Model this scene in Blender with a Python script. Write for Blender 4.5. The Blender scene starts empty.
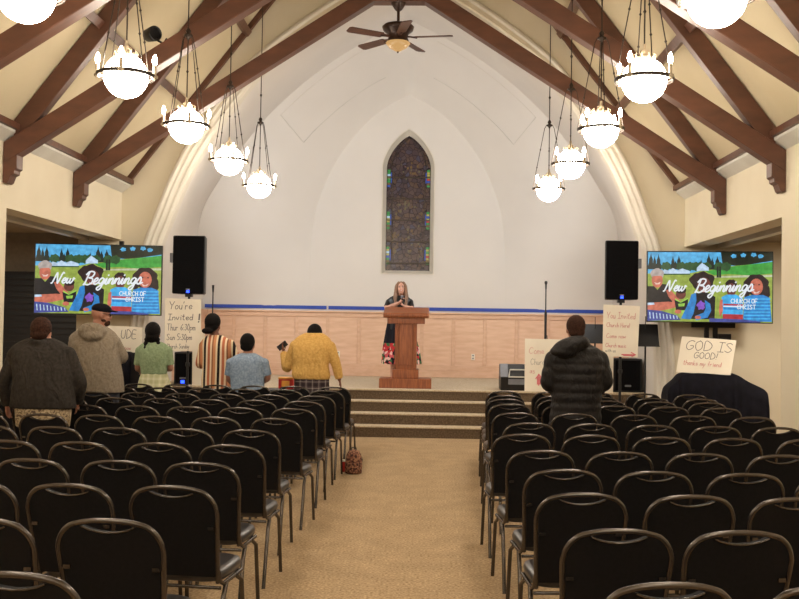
import bpy, bmesh, math, random
from mathutils import Vector, Matrix, Quaternion
random.seed(7)
SC = bpy.context.scene
COL = SC.collection
V = Vector
PI = math.pi

# ------------------------------------------------------------------ camera
FPX = 980.0
CAM = V((0.46, 0.0, 1.71))
yaw, pitch, roll = math.radians(1.75), math.radians(1.52), math.radians(0.9)
fw = V((-math.sin(yaw) * math.cos(pitch), math.cos(yaw) * math.cos(pitch), math.sin(pitch)))
rt = fw.cross(V((0, 0, 1))).normalized()
up = rt.cross(fw)
cx = rt * math.cos(roll) + up * math.sin(roll)
cy = up * math.cos(roll) - rt * math.sin(roll)
M = Matrix((cx, cy, -fw)).transposed()
cd = bpy.data.cameras.new('camera')
cam = bpy.data.objects.new('camera', cd)
COL.objects.link(cam)
cam.matrix_world = Matrix.Translation(CAM) @ M.to_4x4()
cd.sensor_width = 36.0
cd.lens = 36.0 * FPX / 799.0
cd.clip_end = 200
SC.camera = cam


def at(px, py, Y):
    """world point on the plane y=Y that the photo shows at px, py"""
    d = cx * (px - 399.5) + cy * (299.5 - py) + fw * FPX
    return CAM + d * ((Y - CAM.y) / d.y)


def px_of(p):
    d = V(p) - CAM
    z = d.dot(fw)
    if z < 0.05:
        return None
    return 399.5 + FPX * d.dot(cx) / z, 299.5 - FPX * d.dot(cy) / z


# ------------------------------------------------------------------ materials
def lin(c):
    c = c / 255.0
    return c / 12.92 if c <= 0.04045 else ((c + 0.055) / 1.055) ** 2.4


def rgb(*c):
    return (lin(c[0]), lin(c[1]), lin(c[2]), 1.0)


class Mat:
    def __init__(s, name, col, rough=0.6, metal=0.0, spec=0.5):
        s.m = bpy.data.materials.new(name)
        s.m.use_nodes = True
        s.t = s.m.node_tree
        s.b = s.t.nodes['Principled BSDF']
        s.b.inputs['Base Color'].default_value = col
        s.b.inputs['Roughness'].default_value = rough
        s.b.inputs['Metallic'].default_value = metal
        s.b.inputs['Specular IOR Level'].default_value = spec
        s.m.diffuse_color = col

    def n(s, kind, **kw):
        nd = s.t.nodes.new(kind)
        for k, v in kw.items():
            if hasattr(nd, k):
                setattr(nd, k, v)
            else:
                nd.inputs[k.replace('_', ' ')].default_value = v
        return nd

    def l(s, a, b):
        s.t.links.new(a, b)

    def coords(s, scale=(1, 1, 1), kind='Object', rot=(0, 0, 0)):
        tc = s.n('ShaderNodeTexCoord')
        mp = s.n('ShaderNodeMapping')
        mp.inputs['Scale'].default_value = scale
        mp.inputs['Rotation'].default_value = rot
        s.l(tc.outputs[kind], mp.inputs['Vector'])
        return mp.outputs['Vector']

    def ramp(s, fac, stops, interp='LINEAR'):
        r = s.n('ShaderNodeValToRGB')
        r.color_ramp.interpolation = interp
        e = r.color_ramp.elements
        while len(e) < len(stops):
            e.new(0.5)
        for i, (p, c) in enumerate(stops):
            e[i].position = p
            e[i].color = c
        s.l(fac, r.inputs['Fac'])
        return r.outputs['Color']

    def base(s, c):
        s.l(c, s.b.inputs['Base Color'])

    def bump(s, h, strength=0.2, dist=0.01):
        b = s.n('ShaderNodeBump')
        b.inputs['Strength'].default_value = strength
        b.inputs['Distance'].default_value = dist
        s.l(h, b.inputs['Height'])
        s.l(b.outputs['Normal'], s.b.inputs['Normal'])


def noisy(name, c1, c2, scale=4, stretch=(1, 1, 1), rough=0.7, bump=0.1, dist=0.01, detail=4, lo=0.35, hi=0.65, kind='Object', spec=0.5, metal=0.0):
    m = Mat(name, c1, rough, metal, spec)
    nz = m.n('ShaderNodeTexNoise', Scale=scale, Detail=detail)
    m.l(m.coords(stretch, kind), nz.inputs['Vector'])
    m.base(m.ramp(nz.outputs['Fac'], [(lo, c1), (hi, c2)]))
    if bump:
        m.bump(nz.outputs['Fac'], bump, dist)
    return m.m


def plain(name, c, rough=0.5, metal=0.0, spec=0.5):
    return noisy(name, c, tuple([v * 0.86 for v in c[:3]] + [1]), 12, rough=rough, bump=0.03, metal=metal, spec=spec)


def glow(name, c, strength):
    m = bpy.data.materials.new(name)
    m.use_nodes = True
    b = m.node_tree.nodes['Principled BSDF']
    b.inputs['Base Color'].default_value = (0.02, 0.02, 0.02, 1)
    b.inputs['Roughness'].default_value = 0.25
    b.inputs['Emission Color'].default_value = c
    b.inputs['Emission Strength'].default_value = strength
    m.diffuse_color = c
    return m


K = {}
K['cream'] = noisy('cream_plaster', rgb(216, 206, 184), rgb(210, 199, 176), 1.3, rough=0.85, bump=0.05)
K['roofcream'] = noisy('cream_roof_plaster', rgb(204, 190, 160), rgb(195, 180, 149), 0.9, rough=0.9, bump=0.05)
K['white'] = noisy('white_plaster', rgb(217, 212, 206), rgb(212, 207, 201), 0.8, rough=0.85, bump=0.04)
K['trimwhite'] = noisy('painted_trim', rgb(214, 208, 196), rgb(207, 200, 187), 2, rough=0.55, bump=0.03)
K['ledge'] = noisy('ledge_paint', rgb(205, 202, 194), rgb(196, 192, 184), 3, rough=0.6, bump=0.03)
K['beam'] = noisy('stained_beam', rgb(102, 64, 46), rgb(72, 45, 33), 3.0, (1.0, 6, 2.5), rough=0.42, bump=0.12, detail=6, lo=0.25, hi=0.75)
K['podium'] = noisy('oak_stain', rgb(152, 88, 52), rgb(122, 66, 38), 5, (8, 8, 1), rough=0.4, bump=0.05, detail=6)
K['ply'] = noisy('maple_plywood', rgb(228, 192, 164), rgb(212, 172, 142), 2.2, (1.2, 1.2, 7), rough=0.5, bump=0.04, detail=8, lo=0.3, hi=0.7)
K['plyrail'] = noisy('maple_rail', rgb(218, 180, 152), rgb(208, 168, 138), 3, (2, 2, 6), rough=0.5, bump=0.03, detail=5)
K['tape'] = plain('blue_tape', rgb(38, 70, 168), 0.6)
K['dark'] = plain('dark_partition', rgb(38, 33, 31), 0.7)
K['brownwall'] = plain('taupe_wall', rgb(150, 134, 112), 0.85)
K['black'] = plain('black_plastic', rgb(15, 14, 17), 0.45)
K['blackcloth'] = noisy('black_cloth', rgb(22, 21, 30), rgb(14, 14, 20), 9, rough=0.9, bump=0.3, dist=0.02, spec=0.15)
K['grille'] = noisy('speaker_grille', rgb(19, 19, 22), rgb(11, 11, 13), 140, rough=0.95, bump=0.3, spec=.1)
K['grey'] = plain('grey_metal', rgb(118, 120, 128), 0.4)
K['iron'] = plain('bronze_iron', rgb(62, 52, 46), 0.4, 0.6)
K['bronze'] = plain('fan_bronze', rgb(58, 38, 30), 0.4, 0.3)
K['blade'] = noisy('fan_blade_wood', rgb(92, 58, 44), rgb(66, 40, 30), 5, (1, 8, 1), rough=0.45)
K['chairfab'] = noisy('black_upholstery', rgb(16, 14, 17), rgb(10, 9, 11), 60, rough=0.85, bump=0.15, dist=0.003, spec=0.25)
K['vinyl'] = noisy('black_vinyl_seat', rgb(48, 45, 47), rgb(36, 34, 36), 20, rough=0.36, bump=0.05, spec=0.7)
K['frame'] = plain('taupe_powder_coat', rgb(92, 86, 82), 0.27, 0.85)
K['paper'] = noisy('poster_board', rgb(238, 230, 214), rgb(232, 223, 206), 3, rough=0.7, bump=0.02)
K['ink'] = plain('marker_ink', rgb(116, 109, 106), 0.8)
K['inkred'] = plain('red_marker', rgb(206, 128, 126), 0.8)
K['inkpink'] = plain('pink_marker', rgb(222, 112, 124), 0.8)
K['skin'] = noisy('skin', rgb(208, 160, 140), rgb(198, 148, 128), 20, rough=0.55, bump=0.02)
K['skin2'] = noisy('tan_skin', rgb(172, 122, 100), rgb(160, 110, 90), 20, rough=0.55, bump=0.02)
K['skin3'] = noisy('brown_skin', rgb(128, 80, 58), rgb(114, 70, 50), 20, rough=0.55, bump=0.02)
K['lip'] = plain('lips', rgb(176, 84, 82), 0.5)
K['eye'] = plain('eye_dark', rgb(40, 26, 22), 0.3)
K['teeth'] = plain('teeth', rgb(235, 228, 220), 0.3)
K['hairblack'] = noisy('black_hair', rgb(20, 15, 15), rgb(10, 8, 8), 40, (8, 8, 1), rough=0.75, bump=0.4, spec=.15)
K['hairbrown'] = noisy('brown_hair', rgb(66, 42, 32), rgb(42, 26, 20), 60, (1, 1, 1), rough=0.85, bump=0.4, spec=.15)
K['hairblond'] = noisy('light_brown_hair', rgb(148, 112, 86), rgb(108, 78, 60), 30, (10, 10, 1), rough=0.5, bump=0.4)
K['shoe'] = plain('shoe_leather', rgb(38, 32, 30), 0.5)
K['jean'] = noisy('dark_trousers', rgb(46, 48, 58), rgb(36, 38, 46), 30, rough=0.9, bump=0.1)

m = Mat('carpet', rgb(150, 122, 88), 0.95, spec=0.1)
n1 = m.n('ShaderNodeTexNoise', Scale=55, Detail=3)
n2 = m.n('ShaderNodeTexNoise', Scale=3.5, Detail=4)
co = m.coords((1, 1, 1))
m.l(co, n1.inputs['Vector']); m.l(co, n2.inputs['Vector'])
a = m.ramp(n1.outputs['Fac'], [(0.3, rgb(146, 120, 90)), (0.7, rgb(208, 182, 146))])
b = m.ramp(n2.outputs['Fac'], [(0.35, (0.86, 0.86, 0.86, 1)), (0.65, (1, 1, 1, 1))])
mx = m.n('ShaderNodeMix', data_type='RGBA', blend_type='MULTIPLY'); mx.inputs[0].default_value = 1
m.l(a, mx.inputs[6]); m.l(b, mx.inputs[7]); m.base(mx.outputs[2]); m.bump(n1.outputs['Fac'], 0.5, 0.01)
K['carpet'] = m.m
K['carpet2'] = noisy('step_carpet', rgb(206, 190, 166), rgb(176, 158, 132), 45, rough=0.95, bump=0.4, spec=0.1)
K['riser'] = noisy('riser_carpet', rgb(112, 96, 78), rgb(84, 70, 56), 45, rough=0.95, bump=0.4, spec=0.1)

# stained glass
m = Mat('stained_glass', rgb(40, 30, 36), 0.25)
co = m.coords((1, 1, 1))
v = m.n('ShaderNodeTexVoronoi', Scale=11)
v2 = m.n('ShaderNodeTexVoronoi', feature='DISTANCE_TO_EDGE', Scale=11)
m.l(co, v.inputs['Vector']); m.l(co, v2.inputs['Vector'])
hs = m.n('ShaderNodeSeparateColor'); m.l(v.outputs['Color'], hs.inputs['Color'])
cc = m.ramp(hs.outputs['Red'], [(0, rgb(58, 48, 56)), (0.4, rgb(72, 58, 62)), (0.75, rgb(84, 66, 58)), (1, rgb(64, 62, 82))])
ed = m.ramp(v2.outputs['Distance'], [(0.03, (0.35, 0.3, 0.32, 1)), (0.08, (1, 1, 1, 1))])
mx = m.n('ShaderNodeMix', data_type='RGBA', blend_type='MULTIPLY'); mx.inputs[0].default_value = 1
m.l(cc, mx.inputs[6]); m.l(ed, mx.inputs[7]); m.base(mx.outputs[2])
K['glass'] = m.m
for nm, c, s in (('g_green', (40, 150, 70), .33), ('g_yellow', (190, 180, 90), .3), ('g_blue', (50, 100, 210), .25), ('g_red', (200, 60, 50), .3),
                 ('g_white', (190, 220, 240), .35), ('g_gold', (150, 110, 60), .2), ('g_tan', (150, 132, 96), .2)):
    K[nm] = glow('window_' + nm[2:], rgb(*c), s)  # mild emission put in as backlight through the glass pieces

LAMP = 26.0
K['globe'] = glow('opal_glass_lit', (1.0, 0.90, 0.76, 1), LAMP)
K['bulb'] = glow('candle_bulb_lit', (1.0, 0.86, 0.66, 1), 60.0)
K['sleeve'] = plain('candle_sleeve', rgb(172, 156, 132), 0.5)
K['amber'] = glow('amber_bowl', rgb(226, 176, 110), 0.36)
K['led'] = glow('blue_led', rgb(30, 60, 255), 3.0)


def cloth(name, c1, c2, scale=40, fold=7.0, depth=.035, rough=.88, spec=.15):
    m = Mat(name, c1, rough, 0, spec)
    co = m.coords()
    n1 = m.n('ShaderNodeTexNoise', Scale=scale, Detail=3); m.l(co, n1.inputs['Vector'])
    m.base(m.ramp(n1.outputs['Fac'], [(.35, c1), (.65, c2)]))
    n2 = m.n('ShaderNodeTexNoise', Scale=fold, Detail=2, Distortion=.8); m.l(m.coords((1, 1, .6)), n2.inputs['Vector'])
    m.bump(n2.outputs['Fac'], 1.0, depth)
    return m.m


# stripes, plaids, camo
def stripes(name, stops, scale, off=0.0, axis='X'):
    m = Mat(name, stops[0][1], 0.8, spec=0.2)
    sp = m.n('ShaderNodeSeparateXYZ'); m.l(m.coords(), sp.inputs[0])
    a = m.n('ShaderNodeMath', operation='MULTIPLY'); a.inputs[1].default_value = scale
    m.l(sp.outputs[axis], a.inputs[0])
    a2 = m.n('ShaderNodeMath', operation='ADD'); a2.inputs[1].default_value = 40 + off
    m.l(a.outputs[0], a2.inputs[0])
    f = m.n('ShaderNodeMath', operation='FRACT'); m.l(a2.outputs[0], f.inputs[0])
    m.base(m.ramp(f.outputs[0], stops, 'CONSTANT'))
    return m.m


def plaid(name, base, dark, light, scale, w=0.5):
    m = Mat(name, base, 0.85, spec=0.2)
    sp = m.n('ShaderNodeSeparateXYZ'); m.l(m.coords(), sp.inputs[0])
    outs = []
    for ax in 'XZ':
        a = m.n('ShaderNodeMath', operation='MULTIPLY'); a.inputs[1].default_value = scale
        m.l(sp.outputs[ax], a.inputs[0])
        a2 = m.n('ShaderNodeMath', operation='ADD'); a2.inputs[1].default_value = 40.3
        m.l(a.outputs[0], a2.inputs[0])
        f = m.n('ShaderNodeMath', operation='FRACT'); m.l(a2.outputs[0], f.inputs[0])
        outs.append(m.ramp(f.outputs[0], [(0, dark), (w, base), (w + 0.18, light), (w + 0.26, base)], 'CONSTANT'))
    mx = m.n('ShaderNodeMix', data_type='RGBA', blend_type='MIX'); mx.inputs[0].default_value = 0.5
    m.l(outs[0], mx.inputs[6]); m.l(outs[1], mx.inputs[7]); m.base(mx.outputs[2])
    return m.m


K['stripe'] = stripes('striped_knit', [(0, rgb(205, 140, 100)), (.17, rgb(225, 205, 170)), (.3, rgb(38, 28, 28)), (.47, rgb(230, 210, 178)), (.6, rgb(186, 108, 76)),
                                       (.78, rgb(228, 206, 172)), (.9, rgb(150, 98, 70))], 5.2, 0.2)
K['plaid'] = plaid('dark_plaid', rgb(84, 70, 72), rgb(44, 34, 38), rgb(190, 180, 172), 12.0)
K['paleplaid'] = plaid('pale_plaid', rgb(196, 192, 158), rgb(176, 174, 136), rgb(224, 220, 194), 13.0)
K['olive'] = cloth('green_blouse', rgb(146, 162, 128), rgb(128, 145, 110), fold=16, depth=0.02)
K['blue'] = cloth('blue_chambray', rgb(150, 166, 186), rgb(120, 138, 160), fold=14, depth=0.02)
K['mustard'] = cloth('mustard_fleece', rgb(216, 174, 104), rgb(200, 156, 86), fold=9, depth=0.03)
K['khaki'] = cloth('stone_hooded_jacket', rgb(142, 130, 114), rgb(126, 114, 99), fold=8, depth=0.045)
K['charcoal'] = cloth('charcoal_jacket', rgb(56, 51, 47), rgb(44, 40, 37), fold=8, depth=0.045)
K['puffer'] = cloth('black_puffer', rgb(30, 26, 26), rgb(20, 17, 17), fold=14, depth=.02, rough=.6, spec=.3)
m = Mat('camouflage', rgb(150, 130, 104), 0.9)
nz = m.n('ShaderNodeTexNoise', Scale=22, Detail=2); m.l(m.coords(), nz.inputs['Vector'])
m.base(m.ramp(nz.outputs['Fac'], [(0, rgb(96, 78, 62)), (.42, rgb(176, 156, 126)), (.52, rgb(122, 104, 78)), (.6, rgb(190, 172, 142))], 'CONSTANT'))
K['camo'] = m.m
m = Mat('backpack_print', rgb(96, 56, 44), 0.8)
nz = m.n('ShaderNodeTexNoise', Scale=38, Detail=2); m.l(m.coords(), nz.inputs['Vector'])
m.base(m.ramp(nz.outputs['Fac'], [(0, rgb(58, 30, 26)), (.45, rgb(120, 76, 58)), (.56, rgb(176, 132, 100)), (.64, rgb(92, 50, 40))], 'CONSTANT'))
K['bag'] = m.m
m = Mat('black_dress_floral_hem', rgb(24, 22, 30), 0.8, spec=0.2)
co = m.coords()
v = m.n('ShaderNodeTexVoronoi', Scale=19); m.l(co, v.inputs['Vector'])
hs = m.n('ShaderNodeSeparateColor'); m.l(v.outputs['Color'], hs.inputs['Color'])
flow = m.ramp(hs.outputs['Red'], [(0, rgb(186, 48, 52)), (.3, rgb(228, 190, 180)), (.45, rgb(66, 110, 70)), (.65, rgb(24, 22, 30)), (.85, rgb(206, 90, 96))], 'CONSTANT')
sp = m.n('ShaderNodeSeparateXYZ'); m.l(co, sp.inputs[0])
zz = m.ramp(sp.outputs['Z'], [(0, (1, 1, 1, 1)), (.72, (0, 0, 0, 1))], 'CONSTANT')
mx = m.n('ShaderNodeMix', data_type='RGBA', blend_type='MIX'); m.l(zz, mx.inputs[0])
mx.inputs[6].default_value = rgb(24, 22, 30); m.l(flow, mx.inputs[7]); m.base(mx.outputs[2])
K['dress'] = m.m


# ------------------------------------------------------------------ mesh builder
def frame_of(d):
    d = d.normalized()
    a = V((0, 0, 1)) if abs(d.z) < 0.9 else V((1, 0, 0))
    x = d.cross(a).normalized()
    return x, d.cross(x).normalized()


class MB:
    def __init__(s):
        s.v, s.f, s.sm, s.mi = [], [], [], []
        s.cur = 0

    def add(s, vs, fs, smooth=False):
        k = len(s.v)
        s.v += [V(p) for p in vs]
        s.f += [tuple(i + k for i in f) for f in fs]
        s.sm += [smooth] * len(fs)
        s.mi += [s.cur] * len(fs)
        return s

    def box(s, x0, x1, y0, y1, z0, z1):
        vs = [(x, y, z) for x in (x0, x1) for y in (y0, y1) for z in (z0, z1)]
        return s.add(vs, [(0, 1, 3, 2), (4, 6, 7, 5), (0, 4, 5, 1), (2, 3, 7, 6), (0, 2, 6, 4), (1, 5, 7, 3)])

    def rings(s, rings, cap=True, smooth=True, closed=True, loop=False):
        n = len(rings[0])
        vs = [p for r in rings for p in r]
        fs = []
        m = len(rings)
        for i in range(m if loop else m - 1):
            i2 = (i + 1) % m
            for j in range(n if closed else n - 1):
                j2 = (j + 1) % n
                fs.append((i * n + j, i * n + j2, i2 * n + j2, i2 * n + j))
        s.add(vs, fs, smooth)
        if cap and not loop:
            s.add(rings[0], [tuple(range(n))[::-1]]); s.add(rings[-1], [tuple(range(n))])
        return s

    def tube(s, pts, r, n=8, cap=True, loop=False, smooth=True):
        pts = [V(p) for p in pts]
        rr = r if isinstance(r, (list, tuple)) else [r] * len(pts)
        L = []
        m = len(pts)
        X = None
        for i, p in enumerate(pts):
            a = pts[(i - 1) % m] if (i > 0 or loop) else p
            b = pts[(i + 1) % m] if (i < m - 1 or loop) else p
            d = (b - a).normalized()
            if X is None:
                X, Y = frame_of(d)
            else:
                X = (X - d * X.dot(d)).normalized(); Y = d.cross(X)
            L.append([p + (X * math.cos(t) + Y * math.sin(t)) * rr[i] for t in [2 * PI * j / n for j in range(n)]])
        return s.rings(L, cap, smooth, True, loop)

    def lathe(s, prof, c=(0, 0, 0), n=20, axis='z', smooth=True):
        c = V(c)
        L = []
        for r, h in prof:
            ring = []
            for j in range(n):
                t = 2 * PI * j / n
                if axis == 'z': p = V((r * math.cos(t), r * math.sin(t), h))
                elif axis == 'y': p = V((r * math.cos(t), h, -r * math.sin(t)))
                else: p = V((h, r * math.cos(t), r * math.sin(t)))
                ring.append(c + p)
            L.append(ring)
        return s.rings(L, True, smooth)

    def ell(s, c, r, n=16, m=10, rot=None):
        c = V(c)
        rx, ry, rz = r if isinstance(r, (tuple, list)) else (r, r, r)
        L = []
        for i in range(1, m):
            a = PI * i / m - PI / 2
            ring = []
            for j in range(n):
                t = 2 * PI * j / n
                p = V((rx * math.cos(a) * math.cos(t), ry * math.cos(a) * math.sin(t), rz * math.sin(a)))
                if rot is not None: p = rot @ p
                ring.append(c + p)
            L.append(ring)
        return s.rings(L, True, True)

    def prism(s, poly, lo, hi, plane='xz', smooth=False):
        """poly in the named plane, extruded along the third axis lo..hi"""
        def P(a, b, h):
            return {'xz': (a, h, b), 'xy': (a, b, h), 'yz': (h, a, b)}[plane]
        n = len(poly)
        vs = [P(a, b, lo) for a, b in poly] + [P(a, b, hi) for a, b in poly]
        fs = [tuple(range(n)), tuple(range(n, 2 * n))[::-1]] + [(i, i + n, (i + 1) % n + n, (i + 1) % n) for i in range(n)]
        return s.add(vs, fs, smooth)

    def xform(s, mat, k=0):
        for i in range(k, len(s.v)):
            s.v[i] = mat @ s.v[i]
        return s

    def build(s, name, mats, parent=None, loc=None, bevel=0, seg=2, sub=0, offset=None, recalc=True):
        me = bpy.data.meshes.new(name)
        off = V(offset) if offset else V((0, 0, 0))
        me.from_pydata([tuple(p - off) for p in s.v], [], s.f)
        me.polygons.foreach_set('use_smooth', s.sm)
        me.polygons.foreach_set('material_index', s.mi)
        if recalc:
            bm = bmesh.new(); bm.from_mesh(me)
            bmesh.ops.recalc_face_normals(bm, faces=bm.faces)
            bm.to_mesh(me); bm.free()
        if not isinstance(mats, (list, tuple)): mats = [mats]
        for q in mats: me.materials.append(q)
        o = bpy.data.objects.new(name, me)
        COL.objects.link(o)
        if parent is not None: o.parent = parent
        if loc is not None: o.location = loc
        if bevel:
            md = o.modifiers.new('bevel', 'BEVEL'); md.width = bevel; md.segments = seg; md.limit_method = 'ANGLE'; md.angle_limit = 0.6
        if sub:
            md = o.modifiers.new('sub', 'SUBSURF'); md.levels = sub; md.render_levels = sub
        return o


def tag(o, label=None, cat=None, group=None, kind=None):
    if label: o['label'] = label
    if cat: o['category'] = cat
    if group: o['group'] = group
    if kind: o['kind'] = kind
    return o


def empty(name, loc=(0, 0, 0), rz=0, label=None, cat=None, group=None, kind=None):
    o = bpy.data.objects.new(name, None)
    o.empty_display_size = 0.1
    COL.objects.link(o)
    o.location = loc
    o.rotation_euler = (0, 0, rz)
    return tag(o, label, cat, group, kind)


KIDS = {}


def kids(o):
    return list(o.children)


def copy_tree(o, parent=None):
    c = o.copy(); COL.objects.link(c)
    c.parent = parent
    for ch in kids(o): copy_tree(ch, c)
    return c


def catmull(pts, k=6):
    out = []
    n = len(pts)
    for i in range(n - 1):
        p0, p1, p2, p3 = pts[max(i - 1, 0)], pts[i], pts[i + 1], pts[min(i + 2, n - 1)]
        for j in range(k):
            t = j / k
            out.append(tuple(0.5 * ((2 * b) + (-a + c) * t + (2 * a - 5 * b + 4 * c - d) * t * t + (-a + 3 * b - 3 * c + d) * t ** 3) for a, b, c, d in zip(p0, p1, p2, p3)))
    out.append(tuple(pts[-1]))
    return out


def struct(name, mb, mat, **kw):
    return tag(mb.build(name, mat, **kw), kind='structure')


# ------------------------------------------------------------------ the room
WX, TOPZ = 4.33, 3.86
def roofz(x): return 9.45 - 1.3 * abs(x)


struct('floor', MB().box(-8.2, 8.2, -5, 16.9, -0.1, 0), K['carpet'])
# stage and steps
ST = 0.68
b = MB()
b.cur = 0; b.box(-4.12, 4.12, 15.9, 20.0, 0.0, ST)
stage = b.build('stage_floor', [K['carpet2']]); tag(stage, kind='structure')
for i in range(4):
    y0 = 15.0 + 0.3 * i
    z = 0.17 * (i + 1)
    HW = 3.94
    if i < 3:
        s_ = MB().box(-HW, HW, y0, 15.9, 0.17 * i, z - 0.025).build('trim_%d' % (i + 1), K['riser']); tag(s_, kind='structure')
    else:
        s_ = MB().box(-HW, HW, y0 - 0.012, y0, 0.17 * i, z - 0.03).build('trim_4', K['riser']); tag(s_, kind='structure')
    t_ = MB()
    if i < 3:
        t_.box(-HW, HW, y0 - 0.02, 15.9 if i == 2 else 15.9, z - 0.025, z).build('stair_tread', K['carpet2'], s_, bevel=0.008)
    else:
        t_.box(-HW, HW, y0 - 0.03, y0, z - 0.03, z).build('stair_nosing', K['carpet2'], s_, bevel=0.008)

for side, s in (('left', -1), ('right', 1)):
    def X(a): return a * s
    def bx(mb, xa, xb, *r):
        mb.box(min(xa * s, xb * s), max(xa * s, xb * s), *r)
    w = MB()
    bx(w, WX, WX + 0.3, -5, 10.9, 0, TOPZ)
    bx(w, WX, WX + 0.3, 10.9, 15.02, 2.97, TOPZ)
    
    struct('wall_' + side, w, K['cream'])
    a = MB()
    bx(a, 8.0, 8.15, 8, 16.9, 0, 3.9)
    bx(a, WX + 0.3, 8.0, 8.0, 8.1, 0, 3.1)
    struct('wall_%s_aisle' % side, a, K['brownwall'])
    c = MB()
    bx(c, WX + 0.3, 8.0, 8.1, 15.02, 3.06, 3.16)
    struct('ceiling_%s_aisle' % side, c, K['brownwall'])
    t = MB(); bx(t, WX + 0.5, WX + 0.62, 8.1, 15.02, 2.96, 3.06)
    struct('trim_%s_aisle' % side, t, K['trimwhite'])
    # roof slope
    r = MB()
    x0, x1 = WX + 0.3, 0.0
    r.add([(s * x0, -5, roofz(x0)), (0, -5, roofz(0)), (0, 15.2, roofz(0)), (s * x0, 15.2, roofz(x0)),
           (s * x0, -5, roofz(x0) + .12), (0, -5, roofz(0) + .12), (0, 15.2, roofz(0) + .12), (s * x0, 15.2, roofz(x0) + .12)],
          [(0, 1, 2, 3), (4, 7, 6, 5), (0, 4, 5, 1), (2, 6, 7, 3), (0, 3, 7, 4)])
    struct('ceiling_' + side, r, K['roofcream'])
    # crown ledge and brown trim
    l = MB().prism([(s * WX, 3.70), (s * (WX - .13), 3.80), (s * (WX - .13), 3.83), (s * WX, 3.83)], -5, 15.02)
    struct('trim_%s_cornice' % side, l, K['ledge'])
    l = MB().prism([(s * (WX - .18), 3.83), (s * (WX - .12), 3.83), (s * (WX - .12), 3.90), (s * (WX - .18), 3.90)], -5, 15.02)
    struct('trim_%s_wallplate' % side, l, K['beam'])
    # purlins
    for k, px_ in enumerate((3.35, 2.47)):
        zz_ = roofz(px_)
        nx, nz_ = 1.3 / 1.64, 1 / 1.64
        tx, tz = -nz_, nx
        c0 = V((px_ - nx * 0.07, 0, zz_ - nz_ * 0.07))
        poly = [(s * (c0.x + tx * i * .05 + nx * j * .06), c0.z + tz * i * .05 + nz_ * j * .06) for i, j in ((-1, -1), (1, -1), (1, 1), (-1, 1))]
        struct('beam_%s_purlin' % side, MB().prism(poly, -5, 14.92), K['beam'])
    # gable rafter against the arch wall
    poly = [(s * 4.25, roofz(4.25) - .13), (s * 4.25, roofz(4.25) - .01), (0, roofz(0) - .01), (0, roofz(0) - .13)]
    struct('beam_%s_gable' % side, MB().prism(poly, 14.94, 15.02), K['beam'])
struct('wall_rear', MB().box(-8, 8, -5.1, -5, 0, 9.5), K['cream'])

# arch profiles: half width by height, as (w, z, Y)
OUT = [(4.3, 0), (4.3, 1.2), (4.24, 1.9), (4.15, 2.5), (4.07, 2.99), (3.93, 3.37), (3.77, 3.81), (3.62, 4.16), (3.42, 4.55), (3.1, 5.05), (2.63, 5.67), (2.32, 6.01), (1.77, 6.44), (1.18, 6.85), (.6, 7.2), (0, 7.5)]
OUT = [(w * .974, max(0, 1.71 + (z - 1.71) * .974) if z > 0 else 0) for w, z in OUT]
MW = .23
A = []
for i, (w, z) in enumerate(OUT):
    if i == len(OUT) - 1: A.append((0, z - MW * 1.22)); break
    w0, z0 = OUT[max(i - 1, 0)]; w1, z1 = OUT[i + 1]
    dl = math.hypot(w1 - w0, z1 - z0)
    A.append((w - MW * (z1 - z0) / dl, z - MW * (w0 - w1) / dl if i else 0))
Bp = [(4.14, 0, 19.8), (4.14, 1.2, 19.8), (4.14, 2.2, 19.8), (4.14, 3.0, 19.4), (4.08, 3.5, 19.0), (3.9, 3.95, 18.7), (3.62, 4.35, 18.5), (3.35, 4.72, 18.35), (3.0, 5.15, 18.25), (2.62, 5.6, 18.2), (2.15, 6.06, 18.2), (1.68, 6.45, 18.2), (1.15, 6.82, 18.2), (.58, 7.15, 18.2), (0, 7.43, 18.2)]
Cp = [(1.98, 0), (1.98, 1.2), (1.98, 2.2), (1.98, 2.9), (1.96, 3.4), (1.88, 4.0), (1.72, 4.5), (1.52, 4.95), (1.28, 5.33), (1.0, 5.68), (0.7, 5.98), (0.36, 6.22), (0, 6.4)]
Cp = Cp[:4] + [(1.97, 3.2)] + Cp[4:]
KK = 4
As = catmull([(w, z, 15.36) for w, z in A], KK)

Bs = catmull(Bp, KK)
Cs = catmull([(w, z, 19.8) for w, z in Cp], KK)


NS_ = 60


def resample(c, n=NS_):
    d = [0]
    for i in range(1, len(c)): d.append(d[-1] + math.dist((c[i][0], c[i][1]), (c[i - 1][0], c[i - 1][1])))
    out = []
    for k in range(n + 1):
        t = d[-1] * k / n; i = 0
        while i < len(d) - 2 and d[i + 1] < t: i += 1
        f = (t - d[i]) / max(d[i + 1] - d[i], 1e-9)
        out.append(tuple(a + (b - a) * f for a, b in zip(c[i], c[i + 1])))
    return out


As, Bs, Cs = resample(As), resample(Bs), resample(Cs)


def both(curve):
    """left foot, apex, right foot"""
    l = [(-w, z, y) for w, z, y in curve]
    return l + [(w, z, y) for w, z, y in curve[::-1][1:]]


def pt(t): return V((t[0], t[2], t[1]))


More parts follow.
